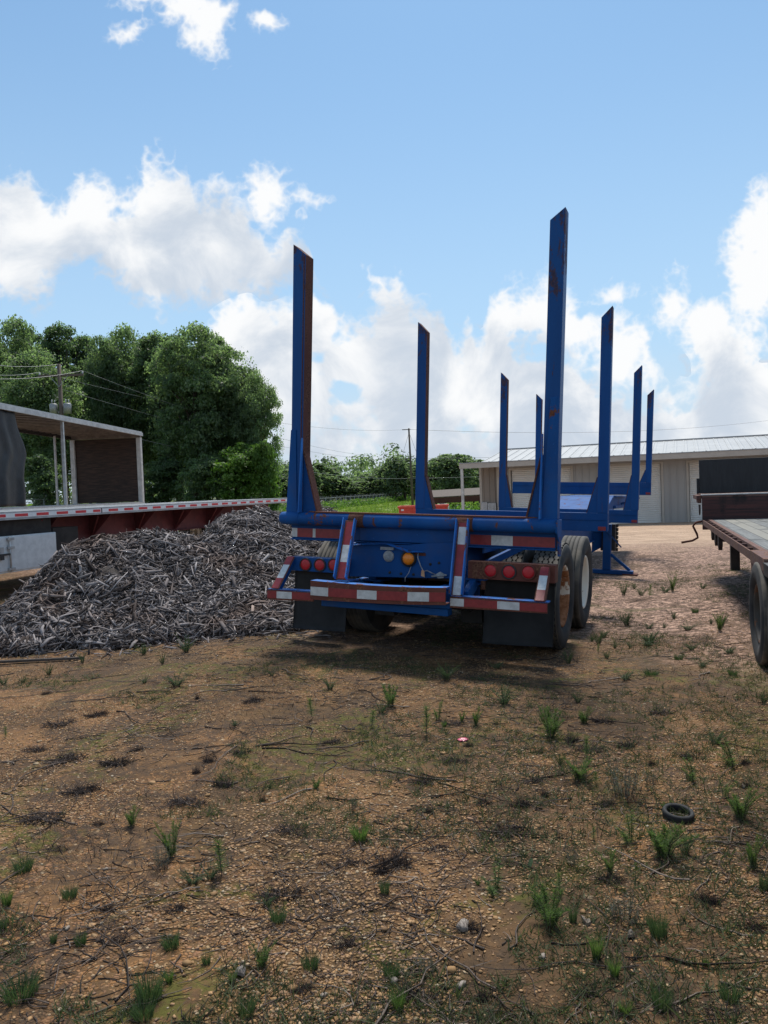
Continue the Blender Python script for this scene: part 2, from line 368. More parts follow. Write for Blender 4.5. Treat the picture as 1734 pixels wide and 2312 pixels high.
def ribbed(name, c1, c2, axis, pitch, bs=.6, duty=.16, rough=.45, metal=0.0, bd=.02):
    if axis != 'x' or 'roof' not in name: return simple(name, c1, c2, .9, rough, metal, b=.08, bd=.01, stretch=(1,1,.4))
    m, w = mat(name, rough, metal); oc = ocoord(w); sp = w.n('ShaderNodeSeparateXYZ'); w.set(sp.inputs[0], oc)
    fr = w.math('FRACT', w.math('DIVIDE', sp.outputs['xyz'.index(axis)], pitch))
    e = w.ss(w.math('ABSOLUTE', w.math('SUBTRACT', fr, .5)), .5-duty, .5)
    n = w.noise(oc, 1.1, 5, .6)
    w.set(w.bs.inputs['Base Color'], w.mix(w.ss(n, .3, .7), c1, c2)); bump(w, e, bs, bd); return m
M_wall = ribbed('tan_metal_cladding', (.285,.275,.265), (.32,.31,.295), 'x', .30)
M_batten = ribbed('brown_metal_cladding', (.215,.18,.15), (.245,.205,.17), 'x', .30, .8, .2)
M_roof = ribbed('galvalume_roof', (.27,.28,.285), (.31,.32,.325), 'x', .45, .35, .10, .55, .1)
M_roller = ribbed('white_roller_slats', (.58,.57,.54), (.66,.65,.62), 'z', .085, 1.0, .3, .5, 0, .02)
M_trim = simple('tan_trim', (.36,.33,.29), (.40,.37,.33), 4, .5)
M_bark = simple('bark', (.035,.026,.020), (.085,.066,.05), 9, .95, b=.6, bd=.03, stretch=(3,3,.5))
M_pole = simple('weathered_pole', (.07,.055,.045), (.13,.10,.08), 8, .9, b=.3, stretch=(4,4,.3))
M_red_skip = simple('red_skip_paint', (.50,.045,.025), (.62,.065,.035), 4, .5)
M_tank = simple('white_poly_tank', (.62,.61,.57), (.72,.71,.67), 3, .5)
M_pink = simple('pink_plastic', (.42,.05,.11), (.52,.08,.16), 30, .4)
def island_mat(name, stops, rough=.85, trans=0.0, b=False, spec=.3):
    m, w = mat(name, rough, spec=spec); ge = w.n('ShaderNodeNewGeometry'); c = w.ramp(ge.outputs['Random Per Island'], stops)
    oc = ocoord(w); c = w.mix(w.math('MULTIPLY', w.ss(w.noise(oc, 30 if b else .45, 3), .35, .7), .55), c, w.mix(1.0, c, (.45,.47,.5), 'MULTIPLY'))
    w.set(w.bs.inputs['Base Color'], c)
    if trans:
        tr = w.n('ShaderNodeBsdfTranslucent'); w.set(tr.inputs[0], w.mix(1.0, c, (1.7,1.9,1.0), 'MULTIPLY'))
        mx = w.n('ShaderNodeMixShader'); mx.inputs[0].default_value = trans
        w.L.new(w.bs.outputs[0], mx.inputs[1]); w.L.new(tr.outputs[0], mx.inputs[2]); w.L.new(mx.outputs[0], w.out.inputs[0])
    return m
def chip_mat(name, stops, *a):
    m, w = mat(name, .9, spec=.2); ge = w.n('ShaderNodeNewGeometry'); oc = ocoord(w); n = w.noise(oc, 2.2, 5, .65)
    r = w.math('ADD', w.math('MULTIPLY', ge.outputs['Random Per Island'], .86), w.math('MULTIPLY_ADD', n, .5, -.20), clamp=True)
    c = w.ramp(r, stops); c = w.mix(w.ss(w.noise(w.vm('ADD', oc, (4,4,4)), 1.4, 5, .6), .48, .66, 0, .75), c, w.mix(1.0, c, (.80,.62,.50), 'MULTIPLY'))
    w.set(w.bs.inputs['Base Color'], c); return m
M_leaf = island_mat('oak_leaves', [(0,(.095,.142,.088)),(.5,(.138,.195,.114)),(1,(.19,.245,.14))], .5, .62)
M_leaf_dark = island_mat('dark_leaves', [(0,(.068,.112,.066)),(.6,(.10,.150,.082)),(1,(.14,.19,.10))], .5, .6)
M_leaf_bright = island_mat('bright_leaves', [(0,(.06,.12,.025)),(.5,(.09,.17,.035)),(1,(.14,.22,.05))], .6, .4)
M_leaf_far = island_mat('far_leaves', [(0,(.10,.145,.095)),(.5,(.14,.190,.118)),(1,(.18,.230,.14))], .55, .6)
M_grass = island_mat('green_grass', [(0,(.10,.17,.03)),(.5,(.16,.24,.04)),(1,(.25,.30,.07))], .7, .35)
M_weed = island_mat('weed_green', [(0,(.046,.082,.028)),(.5,(.085,.140,.046)),(1,(.16,.215,.08))], .75, .40, True)
M_weed_blue = island_mat('weed_bluegreen', [(0,(.036,.066,.034)),(.5,(.060,.098,.048)),(1,(.095,.135,.066))], .7, .3, True)
M_weed_low = island_mat('low_weed', [(0,(.045,.055,.028)),(.5,(.075,.095,.042)),(1,(.13,.145,.075))], .8, .2, True)
M_weed_grey = island_mat('weed_grey', [(0,(.10,.105,.085)),(.5,(.16,.165,.13)),(1,(.24,.235,.19))], .8, .1, True)
M_dead = island_mat('dead_stem', [(0,(.030,.022,.020)),(.55,(.065,.048,.042)),(1,(.15,.115,.095))], .9, 0, True)
M_chip = chip_mat('weathered_wood_chip', [(0,(.018,.014,.013)),(.25,(.062,.050,.047)),(.58,(.165,.145,.143)),(.9,(.29,.265,.262)),(1,(.46,.43,.42))], .9, 0, True)
M_pebble = island_mat('pebbles', [(0,(.15,.085,.040)),(.3,(.33,.190,.080)),(.6,(.41,.245,.120)),(.8,(.26,.155,.100)),(.96,(.38,.27,.155)),(1,(.45,.37,.26))], .8, 0, True)
M_twig = island_mat('fallen_twigs', [(0,(.035,.026,.022)),(.6,(.085,.063,.052)),(1,(.20,.16,.13))], .9, 0, True)

# ------------------------------------------------------------------ the ground
TT = np.array([.2514, 6.608, 1.2514]); TYAW, TPT, TRL = .4128, -.025, .0457
TR = np.array(Matrix.Rotation(-TYAW,3,'Z') @ Matrix.Rotation(TPT,3,'X') @ Matrix.Rotation(TRL,3,'Y'))
ZB = 1.226
TBASE = TT + TR @ np.array([0,0,-ZB]); TN = TR[:,2]
def ground_z(x, y):
    x = np.asarray(x, float); y = np.asarray(y, float)
    a = y-8+2*np.minimum(x+3, 0); a = 2.0*np.log1p(np.exp(np.clip(a/2.0, -40, 40)))
    z = -.0145*np.minimum(a, 260)
    pl = TBASE[2]-(TN[0]*(x-TBASE[0])+TN[1]*(y-TBASE[1]))/TN[2]
    fx, fy = math.sin(TYAW), math.cos(TYAW); dx, dy = x-TBASE[0], y-TBASE[1]
    al = dx*fx+dy*fy; ac = dx*fy-dy*fx
    w_ = np.exp(-(np.maximum(np.abs(al-4.2)-4.6, 0)/1.6)**2)*np.exp(-(np.maximum(np.abs(ac)-1.35, 0)/.9)**2)
    z = z*(1-w_)+pl*w_
    rough = np.clip(1.2-np.maximum(np.abs(x)-8, 0)/10-np.maximum(y-10, 0)/12, 0, 1)*(1-.75*w_)
    return z + rough*((fbm(x*.9+5, y*.9)-.5)*.07+(fbm(x*5, y*5, 3)-.5)*.022)
def G(x, y): return float(ground_z(x, y))
def gpt(u, v):                           # where the sight line of a place in the photograph meets the ground
    z = 0.0
    for _ in range(8):
        p = at_z(u, v, z); z = G(p[0], p[1])
    return p[0], p[1], z
def axis_pts(segs):
    out = []
    for a, b, n in segs: out += list(np.linspace(a, b, n, endpoint=False))
    return np.array(out+[segs[-1][1]])
gx = axis_pts([(-900,-120,14),(-120,-30,24),(-30,-8,44),(-8,-3.4,46),(-3.4,3.8,200),(3.8,9,52),(9,30,42),(30,120,24),(120,900,14)])
gy = axis_pts([(-60,-6,10),(-6,1.4,12),(1.4,6.5,170),(6.5,16,130),(16,40,60),(40,120,40),(120,400,28),(400,1500,12)])
GX, GY = np.meshgrid(gx, gy); GZ = ground_z(GX, GY)
nx, ny = len(gx), len(gy); ii = (np.arange(ny-1)[:,None]*nx+np.arange(nx-1)[None,:]).ravel()
me = np_mesh('ground', np.stack([GX.ravel(), GY.ravel(), GZ.ravel()], 1), np.stack([ii, ii+1, ii+nx+1, ii+nx], 1), smooth=True)
def ground_mat():
    N2 = dict(dims='2D')
    m, w = mat('gravel_yard', .92, spec=.25); P = ocoord(w); sp = w.n('ShaderNodeSeparateXYZ'); w.set(sp.inputs[0], P)
    big = w.noise(P, .55, 5, .6, .4, **N2); mid = w.noise(P, 2.3, 6, .62, .3, **N2); fine = w.noise(P, 16, 6, .7, **N2); vfine = w.noise(P, 90, 4, .7, **N2)
    soil = w.mix(w.ss(mid, .36, .64), (.062,.038,.020), (.245,.150,.078))
    hum = w.math('MULTIPLY', w.ss(w.noise(w.vm('ADD', P, (3.7,8.8,0)), .75, 5, .62, .6, **N2), .40, .62), w.ss(sp.outputs[1], 2.2, 5.5, 1.0, .55))
    soil = w.mix(w.ss(big, .40, .62, 0, .6), soil, (.150,.105,.052))
    soil = w.mix(w.ss(fine, .35, .75, 0, .55), soil, (.060,.042,.028))
    def stones(scale, keep):
        v = w.vor(P, scale, 'F1', '2D'); d = w.vor(P, scale, 'DISTANCE_TO_EDGE', '2D').outputs['Distance']
        sp2 = w.n('ShaderNodeSeparateColor'); w.set(sp2.inputs[0], v.outputs['Color'])
        c = w.ramp(sp2.outputs[0], [(0,(.14,.082,.040)),(.25,(.29,.168,.076)),(.5,(.37,.22,.115)),(.7,(.29,.175,.118)),(.92,(.40,.29,.18)),(1,(.52,.45,.36))])
        body = w.ss(d, .04, .16); k = w.math('LESS_THAN', sp2.outputs[1], keep)
        return c, w.math('MULTIPLY', body, k), w.math('MULTIPLY', w.ss(d, .0, .35), k)
    gm = w.ss(w.noise(w.vm('ADD', P, (7.3,2.1,0)), 1.25, 6, .65, .5, **N2), .40, .58)
    c1, f1, h1 = stones(72, w.math('MULTIPLY_ADD', gm, .72, .13)); c2, f2, h2 = stones(40, w.math('MULTIPLY_ADD', gm, .26, .02))
    c = w.mix(f1, soil, c1); c = w.mix(f2, c, c2)
    c = w.mix(w.ss(vfine, .5, .8, 0, .5), c, (.07,.05,.035))
    # leaf litter and dead roots: dark mats between the gravel
    dk = w.math('MULTIPLY', w.ss(w.noise(w.vm('ADD', P, (1.3,9.2,4)), 1.7, 7, .72, .8, **N2), .42, .56), w.ss(w.noise(P, 22, 5, .75, **N2), .34, .57))
    c = w.mix(w.math('MULTIPLY', dk, .92), c, w.mix(w.noise(P, 60, 4, .7, **N2), (.024,.018,.015), (.11,.082,.066)))
    c = w.mix(w.math('MULTIPLY', hum, .72), c, w.mix(w.noise(P, 38, 5, .7, **N2), (.026,.020,.014), (.115,.082,.048)))
    # moss films
    ms = w.math('MULTIPLY', w.ss(w.noise(w.vm('ADD', P, (31,5,2)), 1.15, 6, .68, .6, **N2), .52, .62), w.ss(w.noise(P, 14, 5, .7, **N2), .38, .60))
    c = w.mix(w.math('MULTIPLY', ms, .8), c, w.mix(w.noise(P, 45, 3, **N2), (.045,.058,.010), (.125,.145,.026)))
    # beyond the weeds the yard is bare pinkish gravel, then tan sandy dirt
    yb = w.math('ADD', sp.outputs[1], w.math('MULTIPLY_ADD', w.noise(P, .35, 4, **N2), 6, -3)); 
    pk = w.ss(w.math('ADD', yb, w.math('MULTIPLY', sp.outputs[0], .9)), 6.2, 10.5, 0, 1)
    sp_ = w.noise(P, 11.0, 7, .80, **N2)
    gr = w.mix(w.ss(sp_, .38, .62), (.095,.066,.060), (.66,.50,.46)); gr = w.mix(w.ss(w.noise(P, 26, 4, .7, **N2), .44, .66, 0, .85), gr, (.070,.048,.042))
    gr = w.mix(w.ss(w.noise(w.vm('ADD', P, (2.2,17,0)), 1.6, 6, .7, .5, **N2), .50, .64, 0, .8), gr, w.mix(w.noise(P, 18, 5, .75, **N2), (.035,.026,.022), (.20,.14,.11)))
    gr = w.mix(w.math('MULTIPLY', w.ss(w.noise(w.vm('ADD', P, (12,3,0)), .9, 5, .7, .5, **N2), .54, .66, 0, .55), w.ss(sp.outputs[1], 9, 14, 1, .2)), gr, (.075,.085,.030))
    c = w.mix(pk, c, gr)
    sd_ = w.mix(w.ss(w.noise(w.vm('MULTIPLY', P, (.25,1,1)), 1.2, 6, .6, **N2), .3, .7), (.43,.345,.295), (.54,.445,.385))
    sd_ = w.mix(w.ss(w.noise(P, 9, 5, .7, **N2), .5, .75, 0, .5), sd_, (.30,.215,.18))
    c = w.mix(w.ss(yb, 15.5, 21.0, 0, 1), c, sd_)
    far_green = w.math('MULTIPLY', w.ss(w.math('ADD', sp.outputs[1], w.math('MULTIPLY', sp.outputs[0], -1.2)), 40, 52), w.ss(w.math('SUBTRACT', sp.outputs[1], w.math('MULTIPLY', sp.outputs[0], 4.2)), 4, 14))
    c = w.mix(far_green, c, w.mix(mid, (.075,.11,.028), (.13,.165,.045)))
    w.set(w.bs.inputs['Base Color'], w.mix(1.0, c, (.86,.735,.585), 'MULTIPLY'))
    h = w.math('ADD', w.math('MULTIPLY', h1, .5), w.math('MULTIPLY', h2, .8)); h = w.math('ADD', h, w.math('MULTIPLY', fine, .8))
    h = w.math('ADD', h, w.math('MULTIPLY', mid, 1.2)); bump(w, w.math('ADD', h, w.math('MULTIPLY', vfine, .25)), .75, .014)
    return m
tag(link('ground', me, [ground_mat()]), kind='structure')

# ------------------------------------------------------------------ blue log trailer (local: x right, y forward, z up from its ground)
log_trailer = empty('log_trailer', TBASE); log_trailer.rotation_mode = 'YXZ'; log_trailer.rotation_euler = (TPT, TRL, -TYAW)
tag(log_trailer, 'blue steel log trailer with tall rust-edged stakes standing between the wood chips and a flatbed', 'log trailer')
LT = log_trailer; F2, F3, F4 = 3.369, 7.811, 11.01
def z_(v): return v+ZB
def build_tyre(parent, lugs, width=.27, Rr=.50):
    hw = width/2
    mb = MB()
    prof = [(-hw*.62,.292),(-hw*.80,.305),(-hw*.98,.36),(-hw*1.0,.41),(-hw*.97,.445),(-hw*.90,.478)]
    ms = [0]*5
    if lugs:
        prof += [(-hw*.84,Rr-.014),(hw*.84,Rr-.014)]; ms += [1,2]
    else:
        rows = [-.84,-.52,-.48,-.18,-.14,.14,.18,.48,.52,.84]
        for i, a in enumerate(rows):
            prof.append((hw*a, Rr)); ms.append(1)
            if 0 < i < len(rows)-1 and i % 2 == 1:
                prof += [(hw*a+.001, Rr-.014),(hw*rows[i+1]-.001, Rr-.014)]; ms += [2,2]
    prof += [(hw*.90,.478),(hw*.97,.445),(hw*1.0,.41),(hw*.98,.36),(hw*.80,.305),(hw*.62,.292)]; ms += [1]+[0]*5
    ms = (ms+[0]*len(prof))[:len(prof)-1]
    mb.lathe(prof, (0,0,0), 'x', 72, ms=ms)
    if lugs:                              # hexagonal drive-tread blocks
        n = 50; rows = 5; pw = width*.84/rows; k = 2*math.pi/n
        for r in range(rows):
            for j in range(n):
                a0 = (j+.5*(r % 2))*k; ax = (r-(rows-1)/2)*pw; top = []; bot = []
                for (da, dt) in ((-.46,-.22),(0,-.62),(.46,-.22),(.46,.22),(0,.62),(-.46,.22)):
                    t = a0+dt*k*.96; x = ax+da*pw*1.02
                    x = max(-hw*.86, min(hw*.86, x))
                    top.append((x, Rr*math.cos(t), Rr*math.sin(t))); bot.append((x, (Rr-.018)*math.cos(t), (Rr-.018)*math.sin(t)))
                mb.add(bot+top, [[6,7,8,9,10,11]], 1).add(bot+top, [[i,(i+1)%6,6+(i+1)%6,6+i] for i in range(6)], 2)
    return mb.build('tyre', [M_tyre, M_tread, M_groove], parent, recalc=True)
def build_wheel(root, loc, side, lugs, rimmat, outer=True):
    """side +1: the dish opens towards +x"""
    mb = MB(); s = side
    # drop-centre rim barrel and deep dish
    prof = [(s*-.105,.290),(s*-.10,.272),(s*.0,.262),(s*.095,.272),(s*.108,.292),(s*.112,.286),(s*.10,.262),(s*.04,.250)]
    if outer: prof += [(s*-.06,.235),(s*-.095,.20),(s*-.10,.15),(s*-.098,.145)]
    mb.lathe(prof, (0,0,0), 'x', 48)
    if outer:
        mb.lathe([(s*-.098,.145),(s*-.098,.09),(s*-.03,.085),(s*.02,.078),(s*.025,.0)], (0,0,0), 'x', 32)
        for k in range(10):
            t = 2*math.pi*k/10; mb.tube([(s*-.10,.117*math.cos(t),.117*math.sin(t)),(s*-.062,.117*math.cos(t),.117*math.sin(t))], .014, 6, smooth=False)
        for k in range(5):
            t = 2*math.pi*(k+.5)/5; mb.add([(s*-.0935, .185*math.cos(t)+.026*math.cos(a), .185*math.sin(t)+.026*math.sin(a)) for a in [2*math.pi*i/12 for i in range(12)]], [list(range(12))], 1)
    else:
        mb.lathe([(s*.04,.25),(s*.05,.2),(s*.05,.0)], (0,0,0), 'x', 32)
    o = mb.build('wheel', [rimmat, M_dark], root, recalc=True); o.location = loc
    build_tyre(o, lugs); return o
def wheel_copy(o, root, loc, rot=0):
    c = copy_tree(o, root); c.location = loc; c.rotation_euler = (0,0,rot); return c
AX1, AX2, WZ = .86, 2.13, .497
wr = build_wheel(LT, (1.095, AX1, WZ), 1, True, M_rim_rust)
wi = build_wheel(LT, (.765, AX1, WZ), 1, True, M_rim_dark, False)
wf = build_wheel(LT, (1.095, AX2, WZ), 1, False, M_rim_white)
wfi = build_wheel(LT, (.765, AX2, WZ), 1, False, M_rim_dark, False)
for (src, x, y) in ((wf,-1.095,AX1),(wfi,-.765,AX1),(wf,-1.095,AX2),(wfi,-.765,AX2)):
    wheel_copy(src, LT, (x, y, WZ), math.pi).rotation_euler = (.3*y,0,math.pi)
for a in (AX1, AX2):
    MB().tube([(-.95,a,WZ),(.95,a,WZ)], .065, 12).box((-.5,a-.09,WZ-.09),(-.36,a+.09,WZ+.12)).box((.36,a-.09,WZ-.09),(.5,a+.09,WZ+.12)).build('axle', M_black, LT)
# main frame rails, crossmembers and suspension
mb = MB()
for s in (-1, 1):
    x0, x1 = sorted((s*.40, s*.48)); t = z_(-.26); b = z_(-.60)
    mb.box((x0,.12,b),(x1,9.0,t)); mb.box((s*.44-.09,.12,t),(s*.44+.09,9.0,t+.02)); mb.box((s*.44-.09,.12,b-.02),(s*.44+.09,9.0,b))
    mb.box((s*.44-.09,.35,b-.20),(s*.44+.09,2.75,b-.025))
for y in (1.5, 2.9, 4.4, 6.0, 7.4, 8.7): mb.box((-.39,y,z_(-.52)),(.39,y+.08,z_(-.32)))
mb.build('frame_rail', M_blue, LT, .006)
mb = MB()
for s in (-1, 1):
    for y in (.45, 1.45, 2.65): mb.prism([(s*.34,y-.10,z_(-.62)),(s*.34,y+.16,z_(-.62)),(s*.34,y+.08,z_(-.98)),(s*.34,y-.02,z_(-.98))], (s*.20,0,0))
    for a in (AX1, AX2): mb.tube([(s*.43,a-.42,z_(-.66)),(s*.43,a-.2,z_(-.60)),(s*.43,a,z_(-.57)),(s*.43,a+.2,z_(-.60)),(s*.43,a+.42,z_(-.66))], .035, 6)
mb.build('suspension', M_black, LT)
MB().box((-.62,.16,z_(-.258)),(.62,2.95,z_(-.243))).box((-.62,.16,z_(-.31)),(-.605,2.95,z_(-.259))).box((.605,.16,z_(-.31)),(.62,2.95,z_(-.259))).build('sunblock_deck_plate', M_blue, LT, .003)  # deck plate carried forward over the axles to keep sun off the ground
for y, r_ in ((.30,.11),(3.05,.13)): MB().lathe([(-.42,0),(-.41,r_*.6),(-.38,r_),(.38,r_),(.41,r_*.6),(.42,0)], (0,y,z_(-.74)), 'x', 24).build('added_shade_tank', M_black, LT)  # unseen tanks added to fill the underside and deepen the shade there
for k in (-1, 1): MB().tube([(k*.30,.28,z_(-.62)),(k*.34,.2,z_(-.72+.04*k)),(k*.45,.35,z_(-.86)),(k*.55,.8,z_(-.80))], .012, 6).build('air_hose', M_black, LT)
# diagonal bracing seen above the inner tyre
for s in (-1, 1):
    MB().beam((s*.48,.10,z_(-.49)),(s*.98,.62,z_(-.20)),.05,.06).beam((s*.5,.62,z_(-.24)),(s*1.15,.62,z_(-.24)),.05,.05).build('brace', M_blue, LT, .004)
# gooseneck
mb = MB()
mb.prism([(-.6,8.75,z_(-.26)),(-.6,8.75,z_(-.07)),(-.6,9.95,z_(.20)),(-.6,12.6,z_(.24)),(-.6,12.6,z_(.02)),(-.6,10.2,z_(-.05)),(-.6,9.2,z_(-.60)),(-.6,8.75,z_(-.60))], (1.2,0,0))
mb.box((.601,10.0,z_(-.04)),(.66,12.4,z_(.02))); mb.box((.601,10.0,z_(.20)),(.66,12.4,z_(.235)))
mb.beam((.62,11.3,z_(.05)),(1.02,11.3,z_(.20)),.05,.05)
mb.build('gooseneck', M_blue_worn, LT, .01)
# bunks 2, 3 and 4
def bunk(f, zt, zb, xl, xr, d=.15):
    mb = MB().box((xl, f, z_(zb)), (xr, f+d, z_(zt)))
    mb.box((xl+.02, f-.012, z_(zt-.09)), (xr-.02, f-.001, z_(zt-.085)))
    return mb.build('bunk_beam', M_blue, LT, .006)
def stake(f, s, zt, zb, outer, inner, gus_in, gus_z, top_o, top_i, d=.13, m=None, z0=None):
    """tapered stake: wide gusset at the foot, slanted top that is highest on the outside; s=-1 left, +1 right"""
    z0 = zt+.001 if z0 is None else z0
    poly = [(s*outer[0],f,z_(z0)),(s*outer[1],f,z_(top_o)),(s*inner[1],f,z_(top_i)),(s*inner[0],f,z_(gus_z)),(s*gus_in,f,z_(z0))]
    mb = MB()
    mb.prism([poly[0],poly[1],poly[2],poly[3]]+[(s*inner[0],f,z_(z0))], (0,d,0), 0, [0,1,1,1,0])
    o = mb.build('stake', [M_stake, M_rust], LT, .005)
    MB().prism([(s*inner[0],f+.004,z_(z0)),(s*inner[0],f+.004,z_(gus_z)),(s*gus_in,f+.004,z_(z0))], (0,.012,0), 0).prism(
        [(s*inner[0],f+.017,z_(gus_z)),(s*(inner[0]-.012),f+.017,z_(gus_z)),(s*(gus_in-.012),f+.017,z_(z0)),(s*gus_in,f+.017,z_(z0))], (0,d-.02,0), 1).build('gusset', [M_blue, M_rust], o)
    return o
bunk(F2, 0, -.228, -1.275, 1.282); bunk(F3, -.03, -.262, -1.275, 1.268); bunk(F4, .527, .256, -1.80, 1.272)
for (f, zt, gz) in ((F2, 0, .45), (F3, -.03, .60)):
    for s in (-1, 1): stake(f, s, zt, 0, (1.282,1.285), (1.152,1.153), 1.03, gz, 2.567, 2.43)
for s in (-1, 1): stake(F4, s, .527, 0, (1.272,1.285), (1.155,1.153), 1.04, .81, 2.567, 2.44)
for (f, zb) in ((F2,-.228),(F3,-.262),(F4,.256)):
    for s in (-1, 1):
        xs = sorted((s*1.17, s*1.265)); MB().box((xs[0],f-.006,z_(zb+.012)),(xs[1],f-.001,z_(zb+.06))).build('red_marker', M_tape_red, LT)
# rear bunk: round push pipe with a rusty flat on top, plated beam with tape below
mb = MB(); mb.tube([(-1.36,0,z_(-.045)),(-1.345,0,z_(-.045)),(-1.28,0,z_(-.045)),(1.22,0,z_(-.045)),(1.275,0,z_(-.045)),(1.29,0,z_(-.045))], [.045,.058,.064,.064,.060,.05], 20)
mb.tube([(-1.15,0,z_(-.045)),(-1.149,0,z_(-.045)),(-1.14,0,z_(-.045))], [.066,.069,.066], 20, 0)
pipe = mb.build('push_pipe', M_blue_worn, LT)
MB().prism([(-1.06,.0,z_(.012)),(1.12,.0,z_(.012)),(1.0,-.034,z_(.012)),(-.98,-.034,z_(.012))], (0,0,.016)).box((-1.05,.001,z_(.0)),(1.1,.10,z_(.026))).build('worn_top_strip', M_rust_paint, pipe, .004)
for x in (-.535, .50): MB().tube([(x-.075,0,z_(-.045)),(x+.075,0,z_(-.045))], .0675, 20).build('rubbed_saddle', M_rust, pipe)
mb = MB().box((-1.285,.075,z_(-.24)),(1.262,.20,z_(-.08))).box((-1.285,.06,z_(-.13)),(1.262,.074,z_(-.105))).box((-1.285,.05,z_(-.255)),(1.262,.20,z_(-.241)))
mb.box((-.53,.03,z_(-.235)),(.46,.073,z_(-.10)))
bb = mb.build('rear_bunk_beam', M_blue, LT, .005)
def tape(parent, a, b, nrm, h, cells, name='reflective_tape', mats=None, th=.003, up=(0,0,1)):
    """strip of red and white cells from a to b on a face with outward normal nrm; cells = [(length fraction, 0 red / 1 white), ...]"""
    a, b, nrm, up = Vector(a), Vector(b), Vector(nrm).normalized(), Vector(up).normalized(); t = sum(c[0] for c in cells); q = 0; mb = MB()
    for L, k in cells:
        p0 = a.lerp(b, q/t); q += L; p1 = a.lerp(b, q/t)
        mb.prism([p0-up*h/2, p1-up*h/2, p1+up*h/2, p0+up*h/2], nrm*th, k)
    return mb.build(name, mats or [M_tape_red, M_tape_white], parent)
tape(bb, (-1.283,.075,z_(-.185)), (-.66,.075,z_(-.185)), (0,-1,0), .085, [(.06,1),(.10,0),(.07,0),(.03,1),(.26,0),(.10,1)])
tape(bb, (.52,.075,z_(-.185)), (1.255,.075,z_(-.185)), (0,-1,0), .085, [(.20,0),(.20,1),(.38,0)])
# rear stakes: channel with brown worn inner face, fin plate, flared foot
def rear_stake(s):
    if s < 0: o0, o1, i0, i1, to, ti, g, gz, flare = 1.255, 1.262, 1.135, 1.125, 2.567, 2.455, .975, .60, 1.30
    else: o0, o1, i0, i1, to, ti, g, gz, flare = 1.275, 1.297, 1.150, 1.172, 2.567, 2.475, 1.03, .55, 1.285
    z0 = .012
    mb = MB()
    mb.prism([(s*o0,.0,z_(z0)),(s*o1,.0,z_(to)),(s*i1,.0,z_(ti)),(s*i0,.0,z_(z0))], (0,.15,0), 0, [0,1,1 if s < 0 else 2,0])
    if s < 0: mb.prism([(-1.156,-.004,z_(.70)),(-1.146,-.004,z_(.70)),(-1.134,-.004,z_(2.44)),(-1.147,-.004,z_(2.455))], (0,.0035,0), 2)
    o = mb.build('stake', [M_stake, M_rust, M_rust], LT, .006)
    MB().prism([(s*(o0-.002),-.012,z_(z0)),(s*flare,-.012,z_(z0)),(s*(o0+.004),-.012,z_(.80)),(s*(o0-.05),-.012,z_(.80)),(s*(o0-.075),-.012,z_(z0))], (0,.011,0)).build('flared_foot', M_blue_worn, o, .003)
    MB().prism([(s*(i0+.006),-.075,z_(z0)),(s*(i0+.006),-.004,z_(z0)),(s*(i0+.006),-.004,z_(.72)),(s*(i0+.006),-.02,z_(.72))], (-s*.014,0,0)).build('fin_plate', M_blue_lit_worn, o, .002)
    MB().prism([(s*(i0-.001),.012,z_(z0)),(s*(i0-.001),.012,z_(gz)),(s*g,.012,z_(z0))], (0,.012,0)).prism(
        [(s*(i0-.001),.0,z_(gz)),(s*(i0-.016),.0,z_(gz)),(s*(g-.015),.0,z_(z0)),(s*g,.0,z_(z0))], (0,.10,0), 1).build('gusset', [M_blue, M_rust], o)
    return o
rear_stake(-1); rs = rear_stake(1)
MB().prism([(1.278,-.06,z_(.01)),(1.278,.15,z_(.01)),(1.278,.15,z_(-.30)),(1.278,.07,z_(-.30)),(1.278,.04,z_(-.17)),(1.278,-.05,z_(-.10))], (.016,0,0)).build('end_plate', M_blue_worn, LT, .003)
MB().prism([(1.150,-.014,z_(.012)),(1.275,-.014,z_(.012)),(1.282,-.014,z_(1.02)),(1.21,-.014,z_(1.02))], (0,.013,0)).build('doubler_plate', M_blue_worn, rs, .003)
# rear panel with torn lip, amber lamp, fittings and loose wires
mb = MB(); mb.prism([(-.62,.0,z_(-.57)),(.385,.0,z_(-.53)),(.40,.0,z_(-.215)),(.10,.0,z_(-.235)),(-.02,.0,z_(-.255)),(-.62,.0,z_(-.275))], (0,.014,0))
lip = [(-.62,-.275),(-.42,-.268),(-.22,-.262),(-.10,-.285),(-.02,-.315),(.12,-.318)]
b0 = len(mb.v)
for x, z in lip: mb.v += [(x,.02,z_(z+.012)),(x,-.055+.02*math.sin(x*9),z_(z+.004+.01*math.sin(x*23)))]
for i in range(len(lip)-1): mb.f.append([b0+2*i,b0+2*i+2,b0+2*i+3,b0+2*i+1]); mb.m.append(1); mb.s.append(False)
mb.box((-.08,-.006,z_(-.345)),(.135,-.001,z_(-.318)),2)
mb.box((-.60,.014,z_(-.275)),(.39,.12,z_(-.262)),1)
panel = mb.build('rear_panel', [M_blue, M_blue_lit_worn, M_rust], LT, .003)
MB().lathe([(-.001,.074),(-.022,.072),(-.024,.058)], (-.025,0,z_(-.375)), 'y', 28).build('lamp_grommet', M_black, panel)
MB().lathe([(-.012,.057),(-.03,.052),(-.038,.03),(-.040,.0)], (-.025,0,z_(-.375)), 'y', 28).build('amber_lamp', M_lens_amber, panel)
mb = MB(); mb.lathe([(-.001,.052),(-.014,.050),(-.016,.0)], (-.222,0,z_(-.363)), 'y', 24); mb.box((-.30,-.02,z_(-.305)),(-.17,-.001,z_(-.280)))
for i in range(4): mb.box((-.26,-.019,z_(-.39+.017*i)),(-.185,-.0165,z_(-.384+.017*i)))
mb.build('plate_lamp', M_grey_plastic, panel)
